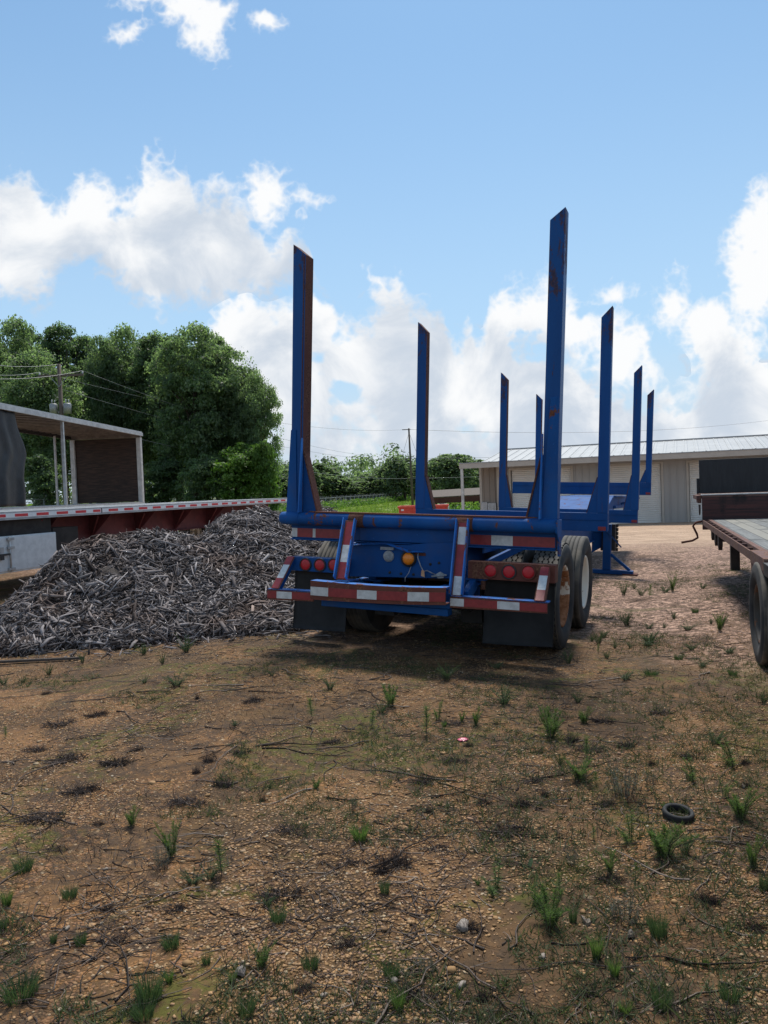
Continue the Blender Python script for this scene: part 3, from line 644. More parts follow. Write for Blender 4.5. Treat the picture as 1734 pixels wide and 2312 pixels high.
MB().tube([(.065,-.004,z_(-.31)),(.07,-.03,z_(-.36)),(.10,-.035,z_(-.43)),(.125,-.03,z_(-.48)),(.16,-.03,z_(-.47)),(.24,-.02,z_(-.505))], .005, 6).tube([(0,-.01,z_(-.44)),(-.01,-.04,z_(-.5)),(-.04,-.05,z_(-.545)),(-.035,-.06,z_(-.58))], .0035, 6).build('loose_cable', M_wire, panel)
MB().prism([(.105,-.036,z_(-.52)),(.14,-.036,z_(-.53)),(.135,-.036,z_(-.475)),(.12,-.036,z_(-.463)),(.108,-.036,z_(-.475))], (0,.003,0)).build('card_tag', M_tagc, panel)
MB().prism([(.235,-.015,z_(-.50)),(.275,-.015,z_(-.475)),(.315,-.015,z_(-.495)),(.305,-.015,z_(-.53)),(.255,-.015,z_(-.535))], (0,.013,0)).tube([(.20,-.02,z_(-.52)),(.34,-.02,z_(-.50))], .008, 6).build('plug_socket', M_grey_plastic, panel)
for x, z in ((-.21,-.51),(-.10,-.515),(.02,-.515),(.18,-.415),(.26,-.40)): MB().lathe([(-.001,.013),(-.006,.012),(-.007,0)], (x,0,z_(z)), 'y', 10).build('bolt_hole', M_dark, panel)
# uprights of the bumper (open channels) and the bumpers
def upright(p, q, w, cells):
    p, q = Vector(p), Vector(q); d = (p-q).normalized(); x = Vector((1,0,0)); n = x.cross(d).normalized(); n = n if n.y < 0 else -n
    mb = MB()
    def slab(x0, x1, n0, n1, m): mb.prism([q+x*x0+n*n0, q+x*x1+n*n0, q+x*x1+n*n1, q+x*x0+n*n1], p-q, m)
    slab(-w/2, w/2, -.008, 0, 0); slab(-w/2, -w/2+.012, .0, .05, 1); slab(w/2-.012, w/2, .0, .05, 1)
    o = mb.build('bumper_upright', [M_rust_paint, M_blue_lit_worn], LT, .003)
    tape(o, p-d*.02+n*.001, q+d*.01+n*.001, n, w*.58, cells, up=x); return o
upright((-.575,-.075,z_(-.045)), (-.49,-.42,z_(-.55)), .125, [(.42,0),(.30,1),(.28,0)])
upright((.50,-.075,z_(-.02)), (.555,-.40,z_(-.625)), .115, [(.06,0),(.25,1),(.44,0),(.25,1)])
mb = MB()      # centre bumper: channel, dented
y0 = -.50
for (xa, xb, za, zb) in ((-.75,-.30,-.735,-.565),(-.30,.10,-.725,-.570),(.10,.50,-.690,-.552)):
    pass
N = 14; rows = []
for i in range(N+1):
    t = i/N; x = -.75+1.25*t; zt = -.565+.018*t-.016*math.sin(t*math.pi); zb = -.732+.045*t-.012*math.sin(t*math.pi); y = y0+.012*math.sin(t*5)
    rows.append([(x,y+.11,z_(zt)),(x,y,z_(zt)),(x,y,z_(zb)),(x,y+.11,z_(zb)),(x,y+.11,z_(zb+.008)),(x,y+.008,z_(zb+.008)),(x,y+.008,z_(zt-.008)),(x,y+.11,z_(zt-.008))])
b0 = len(mb.v)
for r_ in rows: mb.v += [tuple(p) for p in r_]
for i in range(N):
    for k in range(8):
        k2 = (k+1) % 8; mb.f.append([b0+8*i+k,b0+8*i+k2,b0+8*(i+1)+k2,b0+8*(i+1)+k]); mb.m.append([1,0,1,0,0,0,0,0][k]); mb.s.append(False)
mb.f.append([b0+k for k in range(8)]); mb.m.append(0); mb.s.append(False); mb.f.append([b0+8*N+k for k in range(8)]); mb.m.append(0); mb.s.append(False)
cbm = mb.build('centre_bumper', [M_rust_paint, M_blue_lit_worn], LT)
for i, (x0, x1, k) in enumerate(((-.745,-.575,1),(-.575,-.30,0),(-.30,-.115,1),(-.115,.17,0),(.17,.36,1),(.36,.498,0))):
    t0, t1 = (x0+.75)/1.25, (x1+.75)/1.25; zc = lambda t: -.655+.033*t-.014*math.sin(t*math.pi); yy = lambda t: y0+.012*math.sin(t*5)
    tape(cbm, (x0,yy(t0)-.004,z_(zc(t0))), (x1,yy(t1)-.004,z_(zc(t1))), (0,-1,0), .075, [(1,k)])
mb = MB().box((-.70,-.39,z_(-.80)),(.48,-.28,z_(-.74)))
mb.build('bumper_tube', M_blue, LT, .006)
for s, xa in ((-1,-.60),(1,.36)):
    MB().prism([(xa-.05,.0,z_(-.60)),(xa+.10,.0,z_(-.60)),(xa+.05,-.39,z_(-.60)),(xa-.08,-.39,z_(-.60))], (0,0,.012)).box((xa-.02,-.39,z_(-.72)),(xa+.06,.30,z_(-.605))).build('bumper_arm', M_blue_lit_worn, LT, .004)
def lower_bar(xa, xb, zl, zr, cells):
    mb = MB(); P = lambda x, dz, y: (x, y, z_(zl+(zr-zl)*(x-xa)/(xb-xa)+dz))
    mb.prism([P(xa,-.098,-.42),P(xb,-.09,-.42),P(xb,0,-.42),P(xa,0,-.42)], (0,.012,0), 0)
    mb.prism([P(xa,.0,-.42),P(xb,.0,-.42),P(xb,0,-.31),P(xa,0,-.31)], (0,0,-.012), 1)
    o = mb.build('lower_bumper', [M_rust_paint, M_blue_lit_worn], LT, .003)
    tape(o, P(xa+.005,-.05,-.421), P(xb-.005,-.047,-.421), (0,-1,0), .062, cells); return o
lower_bar(-1.245,-.76,-.679,-.672,[(.10,0),(.16,1),(.22,0)])
lower_bar(.505,1.30,-.622,-.617,[(.13,1),(.31,0),(.20,1),(.24,0)])
for x0, x1 in ((-.76,.505),): MB().box((x0,-.405,z_(-.735)),(x1,-.32,z_(-.685))).build('bumper_backing', M_blue, LT, .004)
# lamp brackets and side struts
def lamp_plate(x0, x1, z0, z1, lamps, m, strut):
    mb = MB().box((x0,-.112,z_(z0)),(x1,-.10,z_(z1))).box((x0,-.10,z_(z1-.012)),(x1,.02,z_(z1)))
    if m is M_rust_paint: mb.box((x1-.012,-.10,z_(z0)),(x1,.02,z_(z1-.013)))
    o = mb.build('lamp_bracket', m, LT, .003)
    for i, (x, z) in enumerate(lamps):
        g = MB().lathe([(-.113,.064),(-.124,.062),(-.125,.052),(-.118,.050)], (x,0,z_(z)), 'y', 28).build('lamp_grommet', M_black if i % 2 or x < 0 else M_rust_paint, o)
        MB().lathe([(-.116,.052),(-.1235,.048),(-.1255,.030),(-.126,.0)], (x,0,z_(z)), 'y', 28).build('tail_lamp', M_lens_red, o)
    p, q = Vector(strut[0]), Vector(strut[1]); d = (p-q).normalized(); x = Vector((1,0,0)); n = x.cross(d); n = n if n.y < 0 else -n; w = .085
    mb = MB(); mb.prism([q-x*w/2, q+x*w/2, q+x*w/2-n*.008, q-x*w/2-n*.008], p-q); mb.prism([q+x*w/2-n*.009, q+x*(w/2-.01)-n*.009, q+x*(w/2-.01)-n*.05, q+x*w/2-n*.05], p-q, 1)
    so = mb.build('side_strut', [M_rust_paint, m], LT, .003)
    tape(so, p+n*.001, q+n*.001, n, .066, [(.27,0),(.42,1),(.31,0)], up=x)
lamp_plate(-1.19,-.62,-.535,-.405,[(-1.02,-.472),(-.868,-.468),(-.722,-.460)], M_blue, ((-1.18,-.115,z_(-.405)),(-1.165,-.415,z_(-.67))))
lamp_plate(.56,1.295,-.505,-.358,[(.757,-.43),(.916,-.431),(1.078,-.426)], M_rust_paint, ((1.215,-.118,z_(-.375)),(1.235,-.415,z_(-.612))))
MB().beam((.60,-.05,z_(-.55)),(.60,-.30,z_(-.64)),.05,.10).tube([(.68,-.06,z_(-.60)),(.68,-.06,z_(-.52))], .022, 8, 1).box((.53,-.08,z_(-.525)),(.70,.05,z_(-.51))).build('bracket_stub', [M_blue, M_rust], LT, .003)
# mud flaps
def flap(x0, x1, zt, zb0, zb1, y):
    nx, nz = 14, 12; V = []; Fq = []
    for side in (0, .012):
        for j in range(nz+1):
            for i in range(nx+1):
                a, b = i/nx, j/nz; zb = zb0+(zb1-zb0)*a
                V.append((x0+(x1-x0)*a, y+side-.05*b*b+.012*math.sin(a*5+b*2)*b, z_(zt+(zb-zt)*b)))
    k = (nx+1)*(nz+1)
    for j in range(nz):
        for i in range(nx):
            q = j*(nx+1)+i; Fq.append([q,q+1,q+nx+2,q+nx+1]); Fq.append([k+q,k+q+nx+1,k+q+nx+2,k+q+1])
    ring = [i for i in range(nx+1)]+[j*(nx+1)+nx for j in range(1,nz+1)]+[nz*(nx+1)+i for i in range(nx-1,-1,-1)]+[j*(nx+1) for j in range(nz-1,0,-1)]
    for a, b in zip(ring, ring[1:]+ring[:1]): Fq.append([a,b,k+b,k+a])
    link('mud_flap', np_mesh('mud_flap', V, np.array(Fq)), [M_flap], LT)
    MB().box((x0-.01,y+.014,z_(zt-.03)),(x1+.01,y+.03,z_(zt+.02))).build('flap_hanger', M_black, LT)
flap(-1.275,-.70,-.56,-1.125,-1.110,.13); flap(.64,1.25,-.53,-1.09,-1.065,.13)
# landing gear
mb = MB().box((.66,7.98,z_(-1.14)),(.80,8.12,z_(-.30))).box((.60,8.13,z_(-.80)),(.86,8.50,z_(-.30)),1)
for k in range(7): mb.tube([(.87,8.3,z_(-.30-.075*k)),(.87,8.3,z_(-.36-.075*k))], [.035,.03], 6, 1)
mb.prism([(.62,8.13,z_(-.28)),(.46,8.0,z_(-.28)),(.46,8.0,z_(-.84)),(.62,8.13,z_(-.74))], (0,.05,0))
lg = mb.build('landing_leg', [M_blue, M_black], LT, .005)
MB().box((.34,7.96,z_(-1.215)),(1.20,8.14,z_(-1.145))).beam((.80,8.05,z_(-.86)),(1.14,8.05,z_(-1.14)),.07,.05).box((1.02,7.93,z_(-1.222)),(1.28,8.17,z_(-1.195)),1).build('landing_foot', [M_blue, M_rust], lg, .004)
l2 = lg.copy(); col.objects.link(l2); l2.parent = LT; l2.scale = (-1,1,1)
for ch in children(lg): c = ch.copy(); col.objects.link(c); c.parent = l2
MB().beam((-.62,8.05,z_(-.42)),(.62,8.05,z_(-.42)),.06,.06).beam((.70,8.15,z_(-.85)),(.45,9.4,z_(-.45)),.04,.05).beam((.70,7.9,z_(-.38)),(.98,8.05,z_(-.72)),.02,.02).build('landing_brace', M_blue, LT)

# ------------------------------------------------------------------ the aluminium flatbed on the left (local: x along the deck away from us, y to its far side)
FB_A = R(18.45); FBP = np.array([-6.038, 11.589, 0.0])
flatbed = empty('flatbed_trailer', (FBP[0], FBP[1], 0), R(90)-FB_A)
tag(flatbed, 'long aluminium flatbed trailer with red and white taped edge behind the wood chip pile', 'flatbed trailer')
S0, S1, FW = -4.2, 10.62, 2.55; DZ = 1.375
mb = MB()
for k in range(14):
    y = .06+k*(FW-.12)/14; mb.box((S0, y+.002, DZ-.035), (S1, y+(FW-.12)/14-.004, DZ-.003*(k % 2)))
mb.build('deck', M_alu, flatbed)
mb = MB().box((S0,0,DZ-.115),(S1,.055,DZ+.004)).box((S0,-.006,DZ-.135),(S1,.05,DZ-.116)).box((S0,FW-.055,DZ-.115),(S1,FW,DZ+.004)).box((S1-.002,.06,DZ-.14),(S1+.04,FW-.06,DZ-.002))
rail = mb.build('side_rail', M_alu_dull, flatbed, .004)
mb = MB(); s = S0
mb.box((S0,-.0035,DZ-.098),(S1,-.0005,DZ-.028),1)
s = -9*.457; i = 0
while s < S1-.1:
    L = .27; c = s+(.0 if i < 15 else -.03)
    if not (i == 14): mb.box((max(c-L/2, S0),-.0065,DZ-.086),(min(c+L/2, S1-.02),-.0036,DZ-.040),0)
    else: mb.box((c-L/2,-.0065,DZ-.086),(c+.06,-.0036,DZ-.040),0); mb.box((c+.085,-.01,DZ-.105),(c+.105,-.0036,DZ-.02),2)
    s += .457; i += 1
mb.build('reflective_tape', [M_tape_red2, M_tape_white2, M_rust], rail)
mb = MB()
for y in (.62, 1.86): mb.box((S0,y,DZ-.62),(S1-.3,y+.03,DZ-.14)); mb.box((S0,y-.07,DZ-.64),(S1-.3,y+.10,DZ-.62)); mb.box((S0,y-.07,DZ-.14),(S1-.3,y+.10,DZ-.12))
mb.build('main_beam', M_beam_red, flatbed, .004)
mb = MB(); s = S0+.2
while s < S1-.2:
    mb.box((s,.06,DZ-.13),(s+.05,FW-.06,DZ-.038)); s += .60
mb.build('cross_member', M_dark, flatbed)
for s in (1.35, 2.75, 4.15, 5.55, 6.95):
    MB().prism([(s,.08,DZ-.14),(s,.615,DZ-.14),(s,.615,DZ-.60),(s,.56,DZ-.60)], (.012,0,0)).beam((s-.35,.10,DZ-.16),(s+.05,.60,DZ-.55),.03,.05).build('outrigger', M_beam_red, flatbed)
tb = MB().box((-1.9,.02,.40),(1.22,.60,.985)).build('toolbox', M_toolbox, flatbed, .008)
mb = MB().box((-.36,.006,.43),(.14,.019,.965)).box((.22,.006,.43),(1.19,.019,.965)); mb.build('toolbox_door', M_toolbox, tb, .005)
mb = MB().tube([(.18,-.012,.42),(.18,-.012,.97)], .014, 8)
for z in (.94,.80,.46): mb.box((.13,-.03,z-.02),(.26,.004,z+.02))
mb.box((-.02,-.02,.66),(.05,.004,.82)).beam((-.30,-.028,.70),(.16,-.028,.70),.02,.03,1).box((-.03,-.035,.62),(.04,-.02,.70),1)
mb.build('door_latch', [M_steel, M_black], tb)
MB().box((-.4,.10,.985),(1.2,.14,DZ-.13)).box((1.24,.1,.55),(1.85,.58,1.05)).build('bracket', M_dark, flatbed)
wheel_src = wf
def add_dual(root, x, y0, y1, z=.5):
    for y, rot in ((y0, -math.pi/2), (y1, math.pi/2)):
        wheel_copy(wheel_src, root, (x, y, z), rot)
for s in (-1.35, 7.6, 9.0): add_dual(flatbed, s, .20, FW-.20)
for y in (.45, FW-.60): MB().box((3.1,y,.02),(3.26,y+.15,.80)).box((2.95,y-.07,.0),(3.4,y+.22,.03)).build('landing_leg', M_dark, flatbed)

# ------------------------------------------------------------------ curtain-side trailer standing behind the flatbed
CP = at_z(317, 977, 3.80); CQ = at_z(0, 913, 3.80); dirc = (CQ-CP)[:2]; dirc = dirc/np.linalg.norm(dirc)
cs_rot = math.atan2(dirc[1], dirc[0])                # local +x runs from the bulkhead towards us; -y... far side
curt = empty('curtain_side_trailer', (CP[0], CP[1], 0), cs_rot)
tag(curt, 'open white roofed curtain trailer with dark plywood bulkhead and black tarp beyond the flatbed', 'curtain trailer')
CW = 2.5; side_y = -1.0                               # with +x towards the camera the far (left) side is at -y
CD = 1.40
MB().box((-.12,-CW,CD-.12),(13.4,0,CD)).box((.3,-1.8,CD-.6),(13,-1.6,CD-.12)).box((.3,-.9,CD-.6),(13,-.7,CD-.12)).build('deck', M_alu_dull, curt)
mb = MB().box((-.10,-CW-.02,3.80),(13.4,.02,3.84)).box((-.10,-.01,3.69),(13.4,.05,3.80),2)
mb.box((-.10,-CW-.05,3.66),(13.4,-CW+.01,3.80),3)
for k in range(33): mb.box((.1+k*.4,-CW+.02,3.755),(.16+k*.4,-.02,3.80),1)
mb.box((-.10,-CW+.02,3.64),(-.02,-.02,3.80),1); mb.box((0,-CW+.015,3.785),(13.3,-.015,3.799),1)
mb.build('roof', [M_alu, M_whitewood, M_alu_dull, M_dark], curt)
MB().box((-.07,-CW+.14,CD+.02),(-.02,-.14,3.63)).build('bulkhead', M_ply, curt)
for y0, y1 in ((-.15,.0),(-CW,-CW+.15)): MB().box((-.10,y0,CD+.001),(.06,y1,3.635)).build('corner_post', M_white_paint, curt, .006)
def on_line(u, off):       # where along the trailer's side (offset off) the sight line of column u stands
    n = np.array([-dirc[1], dirc[0], 0]); p = at_plane(u, 1100, (CP[0]+n[0]*off, CP[1]+n[1]*off, 0), n); return float(np.dot(p[:2]-CP[:2], dirc))
xp = on_line(150, -.02)
MB().box((xp-.035,-.09,CD+.001),(xp+.035,-.02,3.70)).build('side_post', M_steel, curt)
xq = on_line(128.5, -CW+.05)
MB().box((xq-.03,-CW+.02,CD+.001),(xq+.03,-CW+.08,3.70)).build('side_post', M_white_paint, curt)
xc = on_line(36, -.06)
CE = [on_line(u, -.06) for u in (56,57,51,62,47,39)]; nxq, nzq = 90, 30; V = []; Fq = []
for j in range(nzq+1):
    for i in range(nxq+1):
        a, b = i/nxq, j/nzq; z = CD+.03+(3.66-CD)*b
        x = float(np.interp(b, [0,.12,.3,.55,.85,1], CE))+.03*math.sin(b*17)*(1-a)+a*6.0
        y = -.06+.028*math.sin(a*46+b*1.5+1.5*math.sin(a*13))*(.35+.65*(1-b))+.012*math.sin(a*91+b*5)
        V.append((x, y, z))
for j in range(nzq):
    for i in range(nxq): q = j*(nxq+1)+i; Fq.append([q,q+1,q+nxq+2,q+nxq+1])
cu = link('curtain', np_mesh('curtain', V, np.array(Fq), smooth=True), [M_curtain], curt)
sm = cu.modifiers.new('thickness', 'SOLIDIFY'); sm.thickness = .01
for x in (9.6, 10.9): add_dual(curt, x, -.2, -CW+.2)
for y in (-1.95, -.7): MB().box((1.9,y,.0),(2.05,y+.15,CD-.12)).build('landing_leg', M_dark, curt)

# ------------------------------------------------------------------ low wood-decked trailer on the right (local: x right, y forward)
RTA = R(19.3); DKZ = .86
c0 = at_z(1586, 1173, DKZ)
rt = empty('drop_deck_trailer', (c0[0], c0[1], 0), -RTA)
tag(rt, 'old drop deck trailer with worn grey plank deck and black headboard beside the building', 'drop deck trailer')
RW = 2.55; BK = -12.0
MB().box((.13,BK,DKZ-.055),(RW-.13,-.012,DKZ)).build('deck', M_deckwood, rt, .004)
mb = MB().box((.075,BK,DKZ-.10),(.128,-.012,DKZ+.004)).box((RW-.128,BK,DKZ-.10),(RW-.075,-.012,DKZ+.004))
y_f = -6.35
for a, b in ((-5.40,-.012),(BK,y_f-1.3)):
    mb.box((0,a,DKZ-.085),(.014,b,DKZ-.005)); n = int((b-a)/.40)
    for k in range(n+1): y = a+(b-a-.03)*k/n; mb.box((.015,y,DKZ-.075),(.074,y+.03,DKZ-.008))
mb.build('rub_rail', M_railrust, rt, .003)
mb = MB()
for k in range(24): mb.box((.14,BK+.3+k*.5,DKZ-.15),(RW-.14,BK+.36+k*.5,DKZ-.058))
for x in (.75, RW-.95): mb.box((x,BK+.1,DKZ-.30),(x+.2,-.02,DKZ-.151))
mb.build('frame', M_dark, rt)
for k, (y, h) in enumerate(((-.42,.20),(-.95,.24),(-1.45,.26))):
    MB().prism([(.10,y,DKZ-.10),(.10,y+.24,DKZ-.10),(.10,y+.20,DKZ-.10-h*.8),(.10,y+.10,DKZ-.10-h),(.10,y+.02,DKZ-.10-h*.7)], (.05,0,0)).tube([(.16,y+.1,DKZ-.2),(.34,y+.1,DKZ-.2)], .045, 10).build('strap_winch', M_black, rt)
UZ = float(at_y(1588, 1116, c0[1])[2])
MB().box((-.0,.0,DKZ-.16),(RW,.05,UZ-.02)).build('step_face', M_redwood, rt, .004)
MB().box((-.012,-.012,UZ-.019),(RW+.012,.10,UZ+.0)).build('step_edge', M_steel, rt, .002)
MB().box((0,.101,UZ-.07),(RW,1.15,UZ-.004)).box((.5,.06,UZ-.30),(.7,1.9,UZ-.071)).box((RW-.7,.06,UZ-.30),(RW-.5,1.9,UZ-.071)).build('upper_deck', M_railrust, rt)
MB().box((-.07,.10,UZ-.085),(-.001,.95,UZ-.02)).box((-.05,.11,UZ-.14),(-.001,.5,UZ-.086)).build('upper_rail', M_railrust, rt, .004)
MB().prism([(-.03,.15,UZ-.17),(-.03,.36,UZ-.17),(-.03,.32,UZ-.30),(-.03,.26,UZ-.33),(-.03,.2,UZ-.30)], (.02,0,0)).build('rail_lug', M_black, rt)
bbz = float(at_y(1650, 1036, c0[1]+.82)[2])
MB().box((.03,.90,UZ-.003),(RW-.02,.95,bbz)).box((-.01,.93,UZ-.003),(.029,1.0,UZ+.25)).build('headboard', M_blackboard, rt, .004)
mb = MB(); P3 = [(.30,-.0,-.02),(.02,-.06,-.005),(-.14,-.05,-.04),(-.185,-.05,-.10),(-.13,-.05,-.24),(-.12,-.05,-.30),(-.20,-.05,-.35),(-.36,-.05,-.38)]
q0 = Vector((.05,.10,DKZ-.01)); mb.tube([q0+Vector((p[0]*1.0, p[1], p[2]*.92)) for p in P3], .017, 8)
MB_crank = mb.build('landing_crank', M_rust, rt)
for x in (.52, RW-.66): MB().box((x,1.28,-.15),(x+.14,1.42,UZ-.3)).box((x-.08,1.2,-.17),(x+.22,1.5,-.14)).build('landing_leg', M_dark, rt)
MB().box((.50,.3,DKZ-.30),(.72,1.2,UZ-.32)).build('gear_box', M_dark, rt, .01)
# fender plate and wheel near the right edge of the view
MB().box((-.004,-6.20,DKZ-.10),(.128,-5.415,DKZ+.006)).prism([(.0,-6.20,DKZ-.101),(.0,-5.415,DKZ-.101),(.0,-5.42,DKZ-.24),(.0,-5.46,DKZ-.25),(.0,-5.52,DKZ-.16),(.0,-5.75,DKZ-.115),(.0,-6.0,DKZ-.115),(.0,-6.20,DKZ-.13)], (.03,0,0)).build('fender', M_railrust, rt, .004)
MB().box((-.012,-7.6,DKZ-.115),(.10,-6.215,DKZ-.02)).box((-.016,-7.6,DKZ-.03),(-.0125,-6.215,DKZ-.018)).build('fender_rail', M_black, rt, .004)
wl = wheel_copy(wf, rt, (.10, -5.86, .39), math.pi); wl.scale = (1,.83,.83)
w2 = wheel_copy(wf, rt, (RW-.1, -5.86, .39), 0); w2.scale = (1,.83,.83)
for c in (wl, w2):
    c.data = c.data.copy(); c.data.materials.clear()
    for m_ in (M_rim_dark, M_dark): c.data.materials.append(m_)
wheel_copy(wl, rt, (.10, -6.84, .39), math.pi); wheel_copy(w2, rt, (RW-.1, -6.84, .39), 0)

# ------------------------------------------------------------------ metal building (local: x along its front to the right, y into it)
BA = R(22); b0 = at_y(1480, 1185, 32.0); BGZ = float(b0[2])
wd = np.array([math.cos(BA), -math.sin(BA), 0]); wn_ = np.array([math.sin(BA), math.cos(BA), 0])
bld = empty('metal_building', (b0[0], b0[1], BGZ), -BA)
tag(bld, 'long tan metal building with white roller doors and pale ribbed roof across the yard', 'building')
def bw(u, v, off=0.0):                    # local (x, z) where a sight line meets the plane parallel to the front at depth off
    p = at_plane(u, v, b0+wn_*off, wn_); return float(np.dot(p-b0, wd)), float(p[2]-BGZ)
XL, _ = bw(1080, 1100); XC, _ = bw(1126, 1100); XR = 22.0
EH = bw(1480, 1031)[1]; DH = bw(1430, 1050)[1]
drs = [(bw(1154,1100)[0], bw(1290,1100)[0]), (bw(1368,1100)[0], bw(1493,1100)[0]), (bw(1556,1100)[0], bw(1556,1100)[0]+4.2), (10.2, 14.0)]
mb = MB(); x = XC; BOT = -1.2; D = 5.7
for (a, b) in drs: mb.box((x,0,BOT),(a,.12,EH)); mb.box((a,0,DH),(b,.12,EH)); x = b
mb.box((x,0,BOT),(XR,.12,EH)); mb.box((XR-.12,.12,BOT),(XR,2*D,EH)); mb.box((XL,2*D-.12,BOT),(XR-.12,2*D,EH))
x = XC+.12
while x < XR-.1:
    dr_ = [d for d in drs if d[0]-.12 < x < d[1]+.10]
    mb.box((x,-.022,(DH+.11) if dr_ else BOT),(x+.035,-.001,EH-.12)); x += .305
mb.box((XC,-.02,EH-.11),(XR,-.001,EH-.02))
mb.build('wall', M_wall, bld)
mb = MB().box((XL,.35,BOT),(XC,.47,EH-.02))
x = XL+.12
while x < XC-.12: mb.box((x,.322,BOT),(x+.06,.349,EH-.03)); x += .27
mb.box((XC-.1,.121,BOT),(XC,.35,EH-.02)).box((XL,.47,BOT),(XL+.12,2*D-.121,EH)).prism([(XL,.2,EH),(XL,2*D,EH),(XL,D,EH+.8)], (.10,0,0))
mb.build('end_wall', M_batten, bld)
MB().box((XL-.02,.30,BOT),(XL+.10,.349,EH-.02)).box((XC-.08,-.025,BOT),(XC+.10,-.003,EH-.05)).build('corner_trim', M_trim, bld)
for (a, b) in drs:
    mbd = MB(); z0_ = BOT; prof = []
    while z0_ < DH-.03: prof += [(.125,z0_),(.105,z0_+.018),(.100,z0_+.05),(.105,z0_+.078)]; z0_ += .092
    vs = [(x_, y_, z__) for x_ in (a+.02, b-.02) for (y_, z__) in prof]; k_ = len(prof)
    mbd.add(vs, [[i, i+1, k_+i+1, k_+i] for i in range(k_-1)]); mbd.box((a+.02,.13,BOT),(b-.02,.15,DH-.02)); mbd.box((a+.02,.085,-.02),(b-.02,.124,.10))
    d_ = mbd.build('roller_door', M_roller, bld)
    MB().box((a-.10,-.03,BOT),(a,.13,DH)).box((b,-.03,BOT),(b+.10,.13,DH)).box((a-.10,-.03,DH),(b+.10,.13,DH+.10)).build('door_frame', M_trim, d_, .004)
RH = bw(1734, 982, D)[1]; RH = .5*(RH+bw(1142, 1016, D)[1])
XRL = bw(1077, 1040, -.0)[0]
mb = MB(); EV = EH+.02
mb.prism([(XRL,-.15,EV),(XRL,D,RH),(XRL,2*D+.15,EV),(XRL,2*D+.15,EV-.05),(XRL,D,RH-.05),(XRL,-.15,EV-.05)], (XR+.4-XRL,0,0))
x = XRL+.03
while x < XR+.3:
    mb.prism([(x,-.15,EV),(x,D-.1,RH-.012),(x,D-.1,RH+.004),(x,-.15,EV+.016)], (.05,0,0)); x += .45
mb.beam((XRL,D,RH+.03),(XR+.4,D,RH+.03),.35,.03)
mb.build('roof', M_roof, bld)
ao = 1.25; XA, AZ = bw(1036, 1046, -ao); AZ2 = bw(1734, 1011, -ao)[1]; AZ = .5*(AZ+AZ2)
mb = MB().prism([(XA,-ao,AZ),(XA,-.16,EV-.07),(XA,-.16,EV-.11),(XA,-ao,AZ-.04)], (XR+.4-XA,0,0))
x = XA+.03
while x < XR+.3:
    mb.prism([(x,-ao,AZ),(x,-.17,EV-.075),(x,-.17,EV-.055),(x,-ao,AZ+.018)], (.05,0,0)); x += .45
mb.build('awning', M_roof, bld)
MB().box((XA,-ao+.02,AZ-.26),(XR+.4,-ao+.08,AZ-.045)).box((XA,-ao+.08,AZ-.24),(XA+.06,-.2,AZ-.06)).build('awning_fascia', M_trim, bld)
MB().box((XA+.05,-ao+.03,BOT),(XA+.17,-ao+.13,AZ-.27)).build('awning_post', M_white_paint, bld)
for k, (ua, ub) in enumerate(((1086,1100),(1101,1120))):
    x0, zt = bw(ua, 1134+k*2, .2); x1, _ = bw(ub, 1134, .2)
    MB().box((x0,.18,-.35),(x1,.349,zt)).box((x0+.03,.17,zt-.35),(x0+.12,.179,zt-.28)).build('meter_box', M_alu_dull, bld, .008)

# ------------------------------------------------------------------ red skip, white tank and the open shed beyond
P = at_y(900, 1145, 38); g0 = G(P[0], P[1]); skip = empty('red_skip', (P[0], P[1], g0), R(-6))
tag(skip, 'bright red steel skip standing in the grass between the two tall left stakes', 'skip')
hs = float(P[2]-g0)
MB().prism([(0,0,0),(2.5,0,0),(2.5,0,hs),(0,0,hs)], (0,1.6,0)).build('skip_body', M_red_skip, skip, .02)
mb = MB().box((-.05,-.05,hs-.06),(2.55,-.003,hs+.04)).box((-.05,1.603,hs-.06),(2.55,1.65,hs+.04)).box((-.05,-.003,hs-.06),(-.003,1.603,hs+.04)).box((2.503,-.003,hs-.06),(2.55,1.603,hs+.04))
for k in range(5): mb.box((.02+k*.6,-.045,.02),(.08+k*.6,-.003,hs-.061))
mb.build('skip_rim', M_red_skip, skip, .008)
MB().box((.12,-.012,hs-.20),(.26,-.004,hs-.12)).build('plate', M_tape_white2, skip)
P = at_y(998, 1138, 46); g0 = G(P[0], P[1]); ht = float(P[2]-g0)
tank = empty('poly_tank', (P[0], P[1], g0)); tag(tank, 'round off white plastic tank under the edge of the open shed roof', 'tank')
MB().lathe([(0,.0),(0,.44),(ht*.9,.44),(ht*.97,.40),(ht,.30),(ht,.0)], (0,0,0), 'z', 28).build('tank_shell', M_tank, tank)
MB().lathe([(ht,.14),(ht+.05,.14),(ht+.05,0)], (0,0,0), 'z', 20).build('tank_lid', M_black, tank)
sy = 56; Pa, Pb = at_y(976, 1124, sy), at_y(1100, 1118, sy); g0 = min(G(Pa[0], Pa[1]), G(Pb[0], Pb[1]))-.1
shed = empty('open_shed', (Pa[0], Pa[1], g0)); tag(shed, 'low open shed with thin rusty roof standing behind the building corner', 'shed')
za, zb = float(Pa[2]-g0), float(Pb[2]-g0); wS = float(Pb[0]-Pa[0])+3
mb = MB().prism([(0,0,za),(wS,0,zb+.1),(wS,4,zb+.6),(0,4,za+.5)], (0,0,.05)); mb.build('shed_roof', [M_pole], shed)
MB().prism([(0,.02,za-.45),(wS,.02,zb-.35),(wS,.02,zb+.09),(0,.02,za-.01)], (0,.05,0)).build('fascia', M_rust, shed)
for x in (.3, wS*.5, wS-.3):
    for y in (.15, 3.7): MB().box((x-.06,y-.06,0),(x+.06,y+.06,za-.02)).build('shed_post', M_pole, shed)

